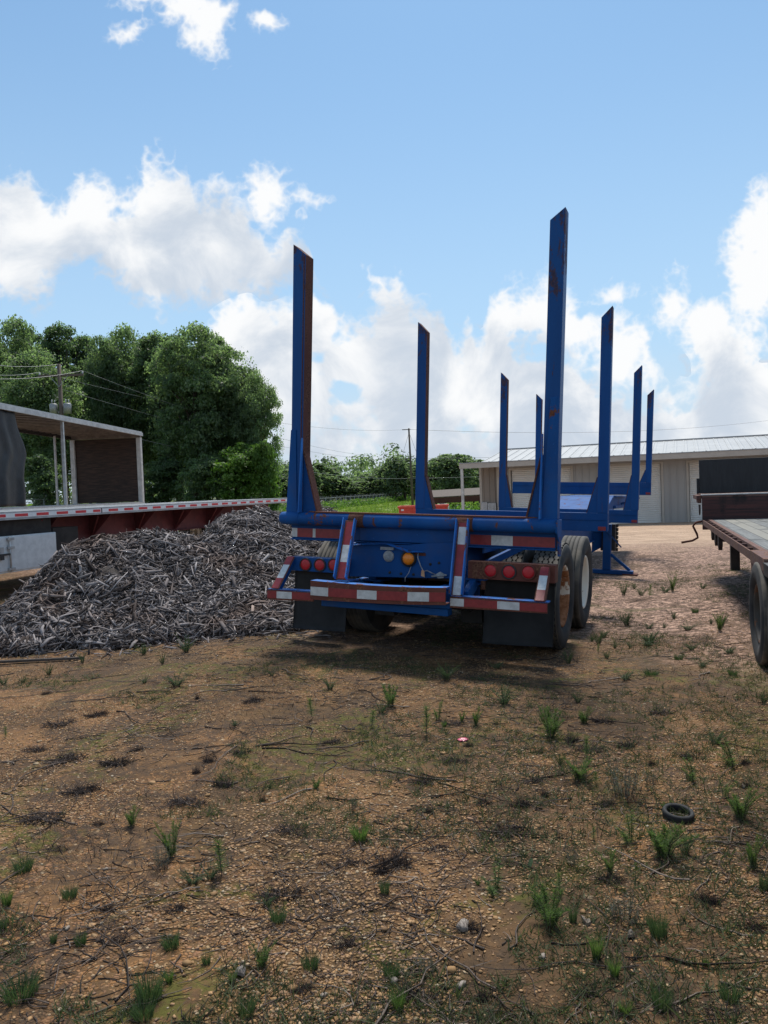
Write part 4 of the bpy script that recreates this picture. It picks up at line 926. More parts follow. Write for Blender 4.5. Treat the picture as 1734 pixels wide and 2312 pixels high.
# ------------------------------------------------------------------ perimeter fence
FA, FBk = np.array([-27.0, 29.0]), np.array([5.5, 180.0])
def fence_xy(t): return FA+(FBk-FA)*t
fence = empty('chain_link_fence', (FA[0], FA[1], 0)); tag(fence, 'long chain link fence with barbed wire arms along the trees', 'fence')
def fl(p, z): return (p[0]-FA[0], p[1]-FA[1], z)
NP = 52
for i in range(NP+1):
    p = fence_xy((i/NP)**1.0); g0 = G(*p)
    MB().tube([fl(p, g0-.1), fl(p, g0+1.78)], .04, 6).tube([fl(p, g0+1.76), fl((p[0]+.22, p[1]-.05), g0+2.05)], .02, 5).build('fence_post', M_galv, fence)
pts = [fl(fence_xy(i/80), G(*fence_xy(i/80))) for i in range(81)]
MB().tube([(p[0],p[1],p[2]+1.75) for p in pts], .035, 6).build('top_rail', M_galv, fence)
for k in range(3): MB().tube([(p[0]+.08+.06*k,p[1]-.02,p[2]+1.84+.09*k) for p in pts], .007, 4).build('barbed_wire', M_galv, fence)
def mesh_mat():
    m, w = mat('chain_link', .5, .5, (.42,.43,.43)); oc = ocoord(w); sp = w.n('ShaderNodeSeparateXYZ'); w.set(sp.inputs[0], oc)
    f = None
    for s in (1,-1):
        q = w.math('FRACT', w.math('DIVIDE', w.math('ADD', sp.outputs[1], w.math('MULTIPLY', sp.outputs[2], s)), .07)); l = w.math('LESS_THAN', q, .09)
        f = l if f is None else w.math('MAXIMUM', f, l)
    tr = w.n('ShaderNodeBsdfTransparent'); mx = w.n('ShaderNodeMixShader'); w.set(mx.inputs[0], f)
    w.L.new(tr.outputs[0], mx.inputs[1]); w.L.new(w.bs.outputs[0], mx.inputs[2]); w.L.new(mx.outputs[0], w.out.inputs[0]); return m
V = []; 
for p in pts: V += [(p[0],p[1],p[2]+.03),(p[0],p[1],p[2]+1.74)]
link('fence_mesh', np_mesh('fence_mesh', V, np.array([[2*i,2*i+2,2*i+3,2*i+1] for i in range(80)])), [mesh_mat()], fence)

# ------------------------------------------------------------------ power poles and lines
def pole(base_uv, top_uv, y, label, kind):
    b = at_y(*base_uv, y); t = at_y(*top_uv, y); g0 = G(b[0], b[1]); o = empty('utility_pole', (b[0], b[1], g0)); tag(o, label, 'utility pole')
    d = Vector((float(t[0]-b[0]), 0, float(t[2]-g0))); MB().tube([(0,0,-.3), d*.5, d], [.17,.145,.11], 10).build('pole_shaft', M_pole, o); return o, np.array([b[0], b[1], g0]), np.array(d)
po, pb, pd = pole((149,1130), (133,822), 45, 'brown utility pole with crossarm and two grey transformers beyond the curtain trailer', 'a')
zt = pd[2]; ax = lambda f: Vector(pd*f)
MB().box((-1.25,-.09,zt*.93-.07),(1.45,.06,zt*.93+.07)).build('crossarm', M_pole, po).location = (pd[0]*.93,0,0)
MB().beam((-.55,-.08,zt*.925),(0,-.08,zt*.86),.03,.03).beam((.55,-.08,zt*.925),(0,-.08,zt*.86),.03,.03).build('crossarm_brace', M_galv, po).location = (pd[0]*.9,-.06,0)
for x in (-.42, .42):
    t_ = MB().lathe([(0,.0),(0,.22),(.58,.23),(.62,.18),(.62,0)], (pd[0]*.72+x,-.10,zt*.695), 'z', 20).build('transformer', M_galv, po)
    MB().tube([(pd[0]*.72+x-.08,-.1,zt*.695+.66),(pd[0]*.72+x-.08,-.1,zt*.695+.88)], .035, 6).tube([(pd[0]*.72+x+.09,-.1,zt*.695+.66),(pd[0]*.72+x+.09,-.1,zt*.695+.85)], .035, 6).build('bushing', M_alu_dull, t_)
MB().box((pd[0]*.72-.42,-.03,zt*.70),(pd[0]*.72+.42,.03,zt*.715)).build('transformer_hanger', M_galv, po)
mb = MB()
for f in (.18,.27,.36,.45,.55): mb.box((pd[0]*f-.27,-.02,zt*f-.012),(pd[0]*f-.10,.02,zt*f+.012))
mb.build('step_peg', M_galv, po)
for x in (-1.2, 0, 1.4): MB().lathe([(0,.05),(.14,.045),(.14,0)], (pd[0]*.93+x,0,zt*.93+.07), 'z', 10).build('insulator', M_alu_dull, po)
qo, qb, qd = pole((932,1140), (923,967), 98, 'plain slender utility pole with guy wires rising from the far grass', 'b')
mb = MB()
for f, l in ((.985,.9),(.63,.7),(.38,.6)): mb.box((qd[0]*f-l,-.05,qd[2]*f-.05),(qd[0]*f+.2,.05,qd[2]*f+.05))
mb.build('crossarm', M_pole, qo)
for x in (-3.8, 3.4): MB().tube([tuple(qd*.95), (x*.9,-1.5,0.2)], .018, 5).build('guy_wire', M_black, qo)
def wire(p, q, sag, r, label):
    p, q = Vector(p), Vector(q); n = 26; pts = []
    for i in range(n+1):
        t = i/n; v = p.lerp(q, t); v.z -= sag*4*t*(1-t); pts.append(v)
    o = MB().tube(pts, r, 5).build('power_line', M_galv); tag(o, label, 'power line', 'power lines between the two poles'); return o
def pw(o, b, d, f, x=0): return (b[0]+d[0]*f+x, b[1], b[2]+d[2]*f)
L = lambda n: n
wire(pw(po,pb,pd,.955,-1.2), pw(qo,qb,qd,.985,-.8), 1.2, .011, 'topmost thin power line running from the crossarm to the plain pole')
wire(pw(po,pb,pd,.955,1.4), pw(qo,qb,qd,.63,-.6), 1.3, .011, 'power line from crossarm right end to the middle arm of the plain pole')
wire(pw(po,pb,pd,.85), pw(qo,qb,qd,.60,-.4), 1.1, .011, 'power line leaving the pole just under the crossarm towards the plain pole')
wire(pw(po,pb,pd,.66), pw(qo,qb,qd,.38,-.5), 1.0, .020, 'lowest cable from below the transformers to the plain pole')
for k, (f, x, nm) in enumerate(((1.0,0,'pole tip'),(.955,-1.2,'left end of the crossarm'),(.955,1.4,'right end of the crossarm'))):
    e = at_y(-120, 805+k*22, 36); wire(pw(po,pb,pd,f,x), e, .3, .011, 'power line leaving the view on the left from the '+nm)
e = at_y(1800, 1030, 150)
for k, f in enumerate((.985,.63,.38)): wire(pw(qo,qb,qd,f,.15), (e[0], e[1], float(e[2])+8-k*2.6), 1.5, .02, 'power line going right behind the building from the %s arm of the plain pole' % ('top','middle','lowest')[k])

# ------------------------------------------------------------------ vegetation builders (numpy)
def unit(v): return v/np.maximum(np.linalg.norm(v, axis=-1, keepdims=True), 1e-9)
def rand_dirs(n): return unit(rng.normal(size=(n,3)))
def leaf_quads(P, N, size):
    n = len(P); t = unit(np.cross(N, rand_dirs(n))); b = np.cross(N, t); s = size[:,None]; k = .5+.25*rng.random((n,1))
    c = P+N*s*.18
    V = np.stack([P-t*s*.5, c-b*s*k*.5, P+t*s*.5, c+b*s*k*.5], 1).reshape(-1,3); i = np.arange(n)[:,None]*4
    return V, i+np.arange(4)[None,:]
def ribbons(P, D, length, width, bend, segs=2):
    """thin curved blades: base P, direction D, bending by vector bend"""
    n = len(P); side = unit(np.cross(D, rand_dirs(n))); V = np.zeros((n, (segs+1)*2, 3))
    for k in range(segs+1):
        t = k/segs; c = P+D*length[:,None]*t+bend*(length[:,None]*t*t); w = side*(width[:,None]*(1-.85*t)*.5)
        V[:,2*k] = c-w; V[:,2*k+1] = c+w
    m = (segs+1)*2; F = []
    for k in range(segs): F.append(np.arange(n)[:,None]*m+np.array([[2*k,2*k+1,2*k+3,2*k+2]]))
    return V.reshape(-1,3), np.concatenate(F)
def slivers(P, D, length, width, thick):
    """tapering four-sided splinters centred on P"""
    n = len(P); a = unit(np.cross(D, rand_dirs(n))); b = np.cross(D, a); L = length[:,None]*.5; w = width[:,None]*.5; h = thick[:,None]*.5
    j = .35+.65*rng.random((n,1)); q = .2+.6*rng.random((n,1)); bow = b*L*.25*rng.normal(size=(n,1))*.5
    p0, p1, pm = P-D*L, P+D*L, P+bow
    def ring(c, k): return [c-a*w*k-b*h*k, c+a*w*k-b*h*k, c+a*w*k+b*h*k, c-a*w*k+b*h*k]
    V = np.stack(ring(p0, j)+ring(pm, 1.0)+ring(p1, q), 1).reshape(-1,3); i = np.arange(n)[:,None]*12; F = []
    for r in (0,4):
        for k in range(4): F.append(i+np.array([[r+k, r+(k+1)%4, r+4+(k+1)%4, r+4+k]]))
    F.append(i+np.array([[3,2,1,0]])); F.append(i+np.array([[8,9,10,11]]))
    return V, np.concatenate(F)
def join(parts):
    V, F, M, o = [], [], [], 0
    for v, f, m in parts:
        V.append(v); F.append(f+o); M.append(np.full(len(f), m)); o += len(v)
    return np.concatenate(V), F, np.concatenate(M)

# ------------------------------------------------------------------ trees
def make_tree_meshes(name, h, cr, nblob, per, size, low=.22, flat=1.0, trunk_r=.28, skew=.0):
    cz = h*(low+(1-low)*.52); rz = h*(1-low)*.5
    nl = max(7, nblob//7); Lb = rand_dirs(nl*4); order = [0]
    while len(order) < nl:               # well spread limbs
        d_ = np.min(np.linalg.norm(Lb[:,None]-Lb[order][None], axis=2), 1); order.append(int(np.argmax(d_+.25*rng.random(len(Lb)))))
    Lb = Lb[order]*(.52+.40*rng.random((nl,1))); Lb[:,2] = np.clip(Lb[:,2]*1.05+.05, -.9, .95)
    Lb = np.concatenate([Lb, np.array([[.0,.0,.72],[.15,-.1,.35],[-.1,.1,-.1]])]); own = rng.integers(0, len(Lb), nblob)
    B = Lb[own]+rng.normal(size=(nblob,3))*np.array([.21,.21,.19]); nb_ = np.linalg.norm(B, axis=1, keepdims=True); B = B/np.maximum(nb_, 1.0)
    C = np.stack([B[:,0]*cr*.90, B[:,1]*cr*.90, cz+B[:,2]*rz*.92], 1)
    br = cr*(.09+.13*rng.random(nblob))
    P, N, S = [], [], []
    for c, r in zip(C, br):
        n = int(per*(r/(cr*.155))**2)+6; d = rand_dirs(n); d[:,2] = np.where(d[:,2] < -.35, -d[:,2], d[:,2]); q = r*(.30+.95*rng.random((n,1))**.8)
        P.append(c+d*q*np.array([1.12,1.12,.80])); N.append(unit(d+rng.normal(size=(n,3))*.6+np.array([0,0,.35]))); S.append(size*(.6+.8*rng.random(n)))
    # loose sprays round the outside
    n = int(nblob*per*.10); d = rand_dirs(n); q = .88+.24*rng.random((n,1)); P.append(np.array([0,0,cz])+d*q*np.array([cr,cr,rz])*(.92)); N.append(rand_dirs(n)); S.append(size*(.5+.6*rng.random(n)))
    V, F = leaf_quads(np.concatenate(P), np.concatenate(N), np.concatenate(S))
    crown = np_mesh(name+'_crown', V, F)
    mb = MB(); top = Vector((skew, 0, h*.72)); mb.tube([(0,0,-.4),(0,0,.3),(skew*.3,.05,h*.25),(skew*.7,0,h*.5),top], [trunk_r*1.35,trunk_r,trunk_r*.85,trunk_r*.6,trunk_r*.25], 9)
    for k in range(9):
        i = rng.integers(nblob); t = .28+.4*rng.random(); p = Vector((skew*t,0,h*t)); q = Vector(C[i]); mid = p.lerp(q, .5); mid.z += .3
        mb.tube([p, mid, q], [trunk_r*.42,trunk_r*.26,.04], 6)
    me = bpy.data.meshes.new(name+'_trunk'); me.from_pydata(mb.v, [], mb.f); me.polygons.foreach_set('use_smooth', mb.s)
    return me, crown
TREES = {
 'oak':  make_tree_meshes('oak', 14, 4.4, 260, 105, .255, .14),
 'oak2': make_tree_meshes('oak2', 14, 4.0, 225, 100, .25, .20, skew=.5),
 'tall': make_tree_meshes('tall', 14, 2.9, 190, 85, .23, .28, trunk_r=.22),
 'bush': make_tree_meshes('bush', 6, 2.6, 100, 95, .24, .04, trunk_r=.12),
 'far':  make_tree_meshes('far', 12, 4.2, 100, 46, .62, .06),
 'far2': make_tree_meshes('far2', 12, 3.4, 80, 48, .58, .10),
}
_treemats = {}
def tree(kind, m, u, vtop, hw, y, label, name='broadleaf_tree', group=None, rz=None):
    """tree whose top stands at (u, vtop) and whose crown is hw photo pixels to each side, y metres away"""
    tr, cr = TREES[kind]; h0 = {'bush':6,'far':12,'far2':12}.get(kind, 14); r0 = {'oak':4.4,'oak2':4.0,'tall':2.9,'bush':2.6,'far':4.2,'far2':3.4}[kind]
    t = at_y(u, vtop, y); g0 = G(t[0], t[1]); hh = float(t[2]-g0); w = hw/FPX*y
    o = empty(name, (t[0], t[1], g0), rng.random()*6.28 if rz is None else rz); o.scale = (w/r0, w/r0, hh/h0*.985)
    tag(o, label, 'tree', group)
    for nm, me_, mm in (('trunk', tr, M_bark), ('crown', cr, m)):
        key = (me_.name, mm.name)
        if key not in _treemats:
            me2 = me_ if not len(me_.materials) else me_.copy()
            if len(me2.materials): me2.materials.clear()
            me2.materials.append(mm); _treemats[key] = me2
        c = bpy.data.objects.new(nm, _treemats[key]); col.objects.link(c); c.parent = o
    return o
K = 1734/1659.
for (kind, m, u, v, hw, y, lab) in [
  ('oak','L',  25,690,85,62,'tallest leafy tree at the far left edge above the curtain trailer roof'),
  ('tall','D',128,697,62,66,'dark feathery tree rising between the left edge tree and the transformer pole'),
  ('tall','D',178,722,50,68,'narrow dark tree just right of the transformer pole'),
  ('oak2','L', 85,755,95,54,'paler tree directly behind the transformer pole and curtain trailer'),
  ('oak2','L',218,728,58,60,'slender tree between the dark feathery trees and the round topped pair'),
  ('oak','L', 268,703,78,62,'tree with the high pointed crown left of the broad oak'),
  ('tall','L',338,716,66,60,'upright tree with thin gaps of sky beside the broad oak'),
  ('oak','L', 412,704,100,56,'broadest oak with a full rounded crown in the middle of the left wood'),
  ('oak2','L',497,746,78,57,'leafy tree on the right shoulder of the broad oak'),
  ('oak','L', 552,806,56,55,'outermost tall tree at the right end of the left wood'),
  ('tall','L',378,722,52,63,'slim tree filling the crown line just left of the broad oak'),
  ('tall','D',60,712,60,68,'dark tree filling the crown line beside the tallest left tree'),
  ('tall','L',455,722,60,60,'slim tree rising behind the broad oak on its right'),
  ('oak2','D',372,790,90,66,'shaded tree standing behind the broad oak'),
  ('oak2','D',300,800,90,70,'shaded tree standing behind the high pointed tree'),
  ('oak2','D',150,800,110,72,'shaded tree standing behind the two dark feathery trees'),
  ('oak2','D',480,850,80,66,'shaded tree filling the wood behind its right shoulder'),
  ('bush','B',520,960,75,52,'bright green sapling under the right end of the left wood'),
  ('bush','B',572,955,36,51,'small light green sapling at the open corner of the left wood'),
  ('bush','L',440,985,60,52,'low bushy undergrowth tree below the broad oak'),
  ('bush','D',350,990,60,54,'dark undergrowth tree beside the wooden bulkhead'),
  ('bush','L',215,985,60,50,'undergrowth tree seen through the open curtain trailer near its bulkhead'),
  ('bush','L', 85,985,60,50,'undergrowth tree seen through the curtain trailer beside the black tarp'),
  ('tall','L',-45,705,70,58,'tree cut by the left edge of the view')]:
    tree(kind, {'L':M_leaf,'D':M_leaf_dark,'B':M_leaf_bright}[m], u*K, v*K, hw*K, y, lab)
far = [(598,1030,38,150),(626,1012,34,165),(655,1003,32,150),(690,1000,34,160),(706,1012,30,170),(728,1026,30,165),(752,1036,32,170),(775,1033,30,180),(797,1021,28,185),
       (818,1012,26,170),(838,1000,24,165),(852,985,24,160),(872,992,28,165),(892,998,26,170),(912,1004,24,160),(936,992,30,140),(960,980,34,130),(985,980,34,128),(1008,984,28,134),(1030,992,28,140),(1052,1000,30,150),
       (572,1034,36,170),(540,1036,36,170)]
far += [(590+i*23.5+6*math.sin(i*2.3), 1040+8*math.sin(i*1.7)+(10 if 4 < i < 10 else 0), 34, 186+6*math.sin(i)) for i in range(20)]
for i, (u, v, hw, y) in enumerate(far):
    n = i+1
    lab = ['hazy green tree in the far tree line, number %d from the left of that line' % n][0]
    tree('far' if i % 3 else 'far2', M_leaf_far, u*K, v*K, hw*K*1.3, y, lab, group='trees of the far tree line')
# fix the wording: count along the far line in words
WORDS = 'first second third fourth fifth sixth seventh eighth ninth tenth eleventh twelfth thirteenth fourteenth fifteenth sixteenth seventeenth eighteenth nineteenth twentieth'.split()
def ordinal(n):
    if n <= 20: return WORDS[n-1]
    t = {2:'twenty',3:'thirty',4:'forty',5:'fifty',6:'sixty'}
    return (t[n//10]+'-'+WORDS[n % 10-1]) if n % 10 else {3:'thirtieth',4:'fortieth',5:'fiftieth',6:'sixtieth'}[n//10]
ft = sorted([o for o in bpy.data.objects if o.get('group') == 'trees of the far tree line'], key=lambda o: o.location.x/o.location.y)
for i, o in enumerate(ft): o['label'] = 'hazy green tree in the far tree line, %s from its left end' % ordinal(i+1)
# a far-off wood closing the horizon behind those, and the rank weeds along the fence
def wood():
    P = []; S = []; N = []
    for k in range(150):
        a = rng.uniform(-.75, .10); y = rng.uniform(215, 330); x = a*y; h = rng.uniform(12, 17)+(3 if a < -.2 else 0); g0 = G(x, y)
        for j in range(7):
            n = 42; d = rand_dirs(n); c = np.array([x+rng.normal()*3, y+rng.normal()*2, g0+h*(.15+.75*rng.random())]); P.append(c+d*np.array([3.2,2.4,2.2])*(.5+.5*rng.random((n,1)))); N.append(unit(d+np.array([0,-.2,.4]))); S.append(1.1*(.6+.7*rng.random(n)))
    return leaf_quads(np.concatenate(P), np.concatenate(N), np.concatenate(S))
tag(link('distant_wood', np_mesh('distant_wood', *wood()), [M_leaf_far]), 'far wooded ridge closing the horizon behind the tree line', 'wood', kind='stuff')
def field():
    n = 9000; y = 34+(150)*rng.random(n)**.8; x = (-.42+.62*rng.random(n))*y; k = (x > FA[0]+(FBk[0]-FA[0])*(y-FA[1])/(FBk[1]-FA[1])+.3) & (x < .19*y); x, y = x[k], y[k]; n = len(x)
    P = np.stack([x, y, ground_z(x, y)], 1); m = 9; P = np.repeat(P, m, 0)+rng.normal(size=(n*m,3))*np.array([.25,.25,0]); D = unit(rng.normal(size=(n*m,3))*.3+np.array([0,0,1]))
    return ribbons(P, D, .18+.25*rng.random(n*m), .05+.06*rng.random(n*m), rng.normal(size=(n*m,3))*.2, 1)
tag(link('grass_field', np_mesh('grass_field', *field()), [M_grass]), 'bright green rough grass field before the fence and tree line', 'grass', kind='stuff')
V, F = [], []
xs = np.linspace(0, 1, 41)
gl = np.array([fence_xy(t)+np.array([.3, 0]) for t in np.linspace(.06, 1.0, 41)]); gr = np.array([[.22*p[1]+1, p[1]] for p in gl]); rows = 9
VV = []
for i in range(41):
    for j in range(rows):
        q = gl[i]+(gr[i]-gl[i])*j/(rows-1); VV.append((q[0], q[1], G(q[0], q[1])+.03))
ii = np.array([i*rows+j for i in range(40) for j in range(rows-1)])
M_field = simple('field_turf', (.12,.17,.03), (.19,.235,.05), .5, .95, b=.4, bd=.1)
tag(link('grass_verge', np_mesh('grass_verge', VV, np.stack([ii, ii+1, ii+rows+1, ii+rows], 1)), [M_field]), kind='structure')
def rank_weeds():
    P = []; S = []; N = []
    for k in range(420):
        t = rng.random(); p = fence_xy(t)+np.array([rng.normal()*.8+1.0, rng.normal()*.8]); n = 26; g0 = G(*p); hgt = .5+.9*rng.random()
        P.append(np.array([p[0], p[1], g0])+np.stack([rng.normal(size=n)*.5, rng.normal(size=n)*.5, hgt*rng.random(n)], 1)); N.append(unit(rng.normal(size=(n,3))+np.array([0,0,.6]))); S.append(.3*(.5+rng.random(n)))
    for k in range(260):     # and round the shed and tank
        y = rng.uniform(48, 62); x = rng.uniform(.05, .20)*y; n = 24; g0 = G(x, y); P.append(np.array([x,y,g0])+np.stack([rng.normal(size=n)*.5, rng.normal(size=n)*.5, (.4+.6*rng.random())*rng.random(n)], 1)); N.append(unit(rng.normal(size=(n,3))+np.array([0,0,.6]))); S.append(.24*(.5+rng.random(n)))
    return leaf_quads(np.concatenate(P), np.concatenate(N), np.concatenate(S))
tag(link('rank_weeds', np_mesh('rank_weeds', *rank_weeds()), [M_leaf_bright]), 'rank bright weeds grown up along the fence and round the shed', 'weeds', kind='stuff')

# ------------------------------------------------------------------ the heap of shredded wood
RIDGE = [(-130,1420,7.9),(-60,1398,8.1),(0,1368,8.4),(63,1326,8.7),(110,1284,9.0),(167,1230,9.3),(209,1216,9.4),(240,1210,9.5),(313,1203,9.7),(345,1193,9.8),(397,1202,10.0),(449,1209,10.3),(470,1194,10.7),(502,1166,11.1),(543,1150,11.5),(585,1144,11.7),(627,1156,11.7),(669,1182,11.6),(720,1143,13.2),(745,1150,13.4),(780,1162,13.5),(830,1200,13.6)]
RX, RY, RH_ = [], [], []
for u, v, y in RIDGE:
    p = at_y(u, v, y); RX.append(p[0]); RY.append(y); RH_.append(max(0.0, p[2]-G(p[0], y)-.05))
RX, RY, RH_ = np.array(RX), np.array(RY), np.array(RH_); RX, RY, RH_ = [np.concatenate([[a_], q_, [b_]]) for a_, q_, b_ in ((-6.6, RX, .1), (7.8, RY, 13.8), (0., RH_, 0.))]
def heap_h(x, y):
    yr = np.interp(x, RX, RY); hr = np.interp(x, RX, RH_)
    yf = np.maximum(7.48+.12*np.sin(x*2.1)+.10*np.sin(x*5.3)+.25*np.clip(-3.6-x, 0, 3), 7.0+2.6*np.clip((x+1.15)/.9, 0, 1.5)**1.2)
    yf = np.minimum(yf, yr-.5)
    t = np.clip((y-yf)/(yr-yf), 0, 1); fr = t**.86*(1-.10*np.sin(t*math.pi*2)); back = np.clip(1-(y-yr)/1.3, 0, 1); back = back*back*(3-2*back)
    h = hr*np.where(y < yr, fr, back)
    return np.where(h > .015, h+np.clip(h,0,.5)*.55*(fbm(x*1.9+3, y*1.9)-.5)*np.clip((yr-y)/.5, .25, 1)+.09*np.minimum(h/.2,1)*(fbm(x*5, y*5, 2)-.5), 0)
hx, hy = np.linspace(-7, .6, 130), np.linspace(6.9, 15, 140); HX, HY = np.meshgrid(hx, hy); HH = heap_h(HX, HY)
V = np.stack([HX.ravel(), HY.ravel(), (ground_z(HX, HY)+HH-.05).ravel()], 1); n = 130; ii = (np.arange(139)[:,None]*n+np.arange(129)[None,:]).ravel()
keep = HH.ravel()[ii] > .01
Fh = np.stack([ii, ii+1, ii+n+1, ii+n], 1)[keep]
def chips(N):
    x = rng.uniform(-6.6, .2, N*3); y = 7.15+7.6*rng.random(N*3)**1.5; h = heap_h(x, y); k = (h > .025) | ((rng.random(N*3) < .02) & (x < -.4) & (y < 8.8) & (y > 7.1) & (h <= .025)); x, y, h = x[k][:N], y[k][:N], h[k][:N]; n = len(x); e = .04
    gxx = (heap_h(x+e, y)-heap_h(x-e, y))/(2*e); gyy = (heap_h(x, y+e)-heap_h(x, y-e))/(2*e); Nn = unit(np.stack([-gxx, -gyy, np.ones(n)], 1))
    big = rng.random(n)**3; L = .03+.26*big**1.4+.07*rng.random(n); W = .004+.010*rng.random(n)+.030*big*rng.random(n); T = W*(.25+.5*rng.random(n))
    D = rand_dirs(n); D = unit(D-Nn*(np.sum(D*Nn, 1, keepdims=True))*.80)
    P = np.stack([x, y, ground_z(x, y)+h], 1)+Nn*(rng.normal(size=(n,1))*.025+.005)
    return slivers(P, D, L, W, T)
cv, cf = chips(95000)
V, F, Mi = join([(V, Fh, 1), (cv, cf, 0)])
M_mulch = simple('dark_mulch', (.028,.022,.020), (.075,.06,.054), 9, .95, b=.8, bd=.04)
tag(link('wood_chip_heap', np_mesh('wood_chip_heap', V, F, Mi), [M_chip, M_mulch]), 'big heap of grey shredded wood between the flatbed and the blue log trailer', 'wood chips', kind='stuff')
p0, p1 = at_y(228, 1396, 7.6), at_y(285, 1428, 7.25)
bx, by, bz = gpt(258, 1425); chunk = MB(); cpts = []
chunk.prism([(-.24,-.03,.0),(.22,-.05,.0),(.26,.02,.01),(.24,.05,.09),(.0,.07,.13),(-.22,.05,.11),(-.27,.0,.05)], (0,.14,.03)); ck = chunk.build('wood_chunk', [simple('split_wood', (.035,.026,.022), (.10,.08,.068), 10, .95, b=.8, bd=.02, stretch=(.4,4,4))], None, .01)
ck.location = (bx, by+.12, G(bx, by+.12)+float(heap_h(np.array([bx]), np.array([by+.12]))[0])-.02); ck.rotation_euler = (R(-18),R(22),R(-14)); tag(ck, 'dark thick split log chunk lying at the front foot of the chip heap', 'log chunk')
px_, py_, pz_ = gpt(55, 1497); pk = MB().prism([(-.55,-.02,0),(.5,-.015,0),(.56,.0,0),(.5,.02,0),(-.5,.025,0)], (0,0,.022)).build('loose_board', [bpy.data.materials['split_wood']], None, .003)
pk.location = (px_, py_, pz_+.012); pk.rotation_euler = (0,0,R(3)); tag(pk, 'thin grey board lying flat on the gravel before the chip heap at the left edge', 'board')

# ------------------------------------------------------------------ gravel stones, twigs and litter near the camera
def scatter_xy(n, y0, y1, power, marg=.06):
    y = y0+(y1-y0)*rng.random(n)**power; x = (rng.random(n)*2-1)*(.53+marg)*y; return x, y
ICO_V = np.array([(0,0,-1),(.72,-.53,-.45),(-.28,-.85,-.45),(-.89,0,-.45),(-.28,.85,-.45),(.72,.53,-.45),(.28,-.85,.45),(-.72,-.53,.45),(-.72,.53,.45),(.28,.85,.45),(.89,0,.45),(0,0,1)])
ICO_F = np.array([(0,1,2),(1,0,5),(0,2,3),(0,3,4),(0,4,5),(1,5,10),(2,1,6),(3,2,7),(4,3,8),(5,4,9),(1,10,6),(2,6,7),(3,7,8),(4,8,9),(5,9,10),(6,10,11),(7,6,11),(8,7,11),(9,8,11),(10,9,11)])[:,::-1]
def stones(n):
    x, y = scatter_xy(n*3, 1.9, 8.5, 1.5); dn = fbm(x*1.25+7.3, y*1.25+2.1, 4)+.35*(fbm(x*4, y*4, 2)-.5); k = rng.random(n*3) < np.clip((dn-.36)*4.5, .06, 1); x, y = x[k][:n], y[k][:n]; n = len(x)
    s = .0024+.0052*rng.random(n)**2+.011*(rng.random(n) < .010)*rng.random(n); a = rng.random(n)*6.28
    sc = np.stack([s*(.8+.7*rng.random(n)), s*(.8+.4*rng.random(n)), s*(.32+.30*rng.random(n))], 1)
    U = ICO_V[None]*(1+.22*rng.normal(size=(n,12,1)))*sc[:,None,:]; ca, sa = np.cos(a)[:,None], np.sin(a)[:,None]
    V = np.stack([U[:,:,0]*ca-U[:,:,1]*sa, U[:,:,0]*sa+U[:,:,1]*ca, U[:,:,2]], 2)+np.stack([x, y, ground_z(x, y)+sc[:,2]*.35], 1)[:,None,:]
    return V.reshape(-1,3), (np.arange(n)[:,None,None]*12+ICO_F[None]).reshape(-1,3)
tag(link('gravel', np_mesh('gravel', *stones(64000)), [M_pebble]), 'loose tan and pinkish pebbles strewn over the near yard', 'gravel', kind='stuff')
def crooked(P, A, L, r0, lift, segs=5):
    n = len(P); ring = 3; V = np.zeros((n, segs+1, ring, 3)); c = P.copy(); a = A.copy()
    for k in range(segs+1):
        d = np.stack([np.cos(a), np.sin(a), lift*rng.normal(size=n)], 1); sd = np.stack([-np.sin(a), np.cos(a), np.zeros(n)], 1); up = np.array([0,0,1.])[None]
        r = (r0*(1-.7*k/segs))[:,None]
        for q in range(ring): t = 2*math.pi*q/ring; V[:,k,q] = c+sd*r*math.cos(t)+up*r*math.sin(t)
        c = c+d*(L/segs)[:,None]; a = a+rng.normal(size=n)*.32
        c[:,2] = np.maximum(c[:,2], ground_z(c[:,0], c[:,1])+r0*.5)
    m = (segs+1)*ring; F = []
    for k in range(segs):
        for q in range(ring): F.append(np.arange(n)[:,None]*m+np.array([[k*ring+q, k*ring+(q+1)%ring, (k+1)*ring+(q+1)%ring, (k+1)*ring+q]]))
    return V.reshape(-1,3), np.concatenate(F)
def litter():
    parts = []
    x, y = scatter_xy(15000, 1.9, 10.5, 1.2); dn = fbm(x*1.3+11, y*1.3+4, 4); k = rng.random(len(x)) < np.clip((dn-.42)*5, .03, 1); x, y = x[k], y[k]; n = len(x)
    parts.append((*crooked(np.stack([x, y, ground_z(x, y)+.004], 1), rng.normal(size=n)*.9+np.where(rng.random(n) < .5, 0, math.pi), .05+.16*rng.random(n)**2, .0012+.0022*rng.random(n), .08), 0))
    x, y = scatter_xy(150, 1.9, 7.5, 1.1); n = len(x)
    parts.append((*crooked(np.stack([x, y, ground_z(x, y)+.006], 1), rng.normal(size=n)*.6+np.where(rng.random(n) < .5, 0, math.pi), .18+.40*rng.random(n), .0025+.0035*rng.random(n), .05, 8), 0))
    # short dead stubble standing up in the dark mats
    x, y = scatter_xy(26000, 1.9, 13, 1.15); dn = fbm(x*1.7+1.3, y*1.7+9.2, 4); k = dn > .53; x, y = x[k], y[k]; n = len(x)
    D = unit(rng.normal(size=(n,3))*np.array([.7,.7,.3])+np.array([0,0,.75])); parts.append((*ribbons(np.stack([x, y, ground_z(x, y)], 1), D, .025+.05*rng.random(n), .002+.002*rng.random(n), rng.normal(size=(n,3))*.2, 1), 0))
    return join(parts)
V, F, Mi = litter(); tag(link('twig_litter', np_mesh('twig_litter', V, F), [M_twig]), 'dry dark twigs and stubble scattered over the gravel', 'twigs', kind='stuff')
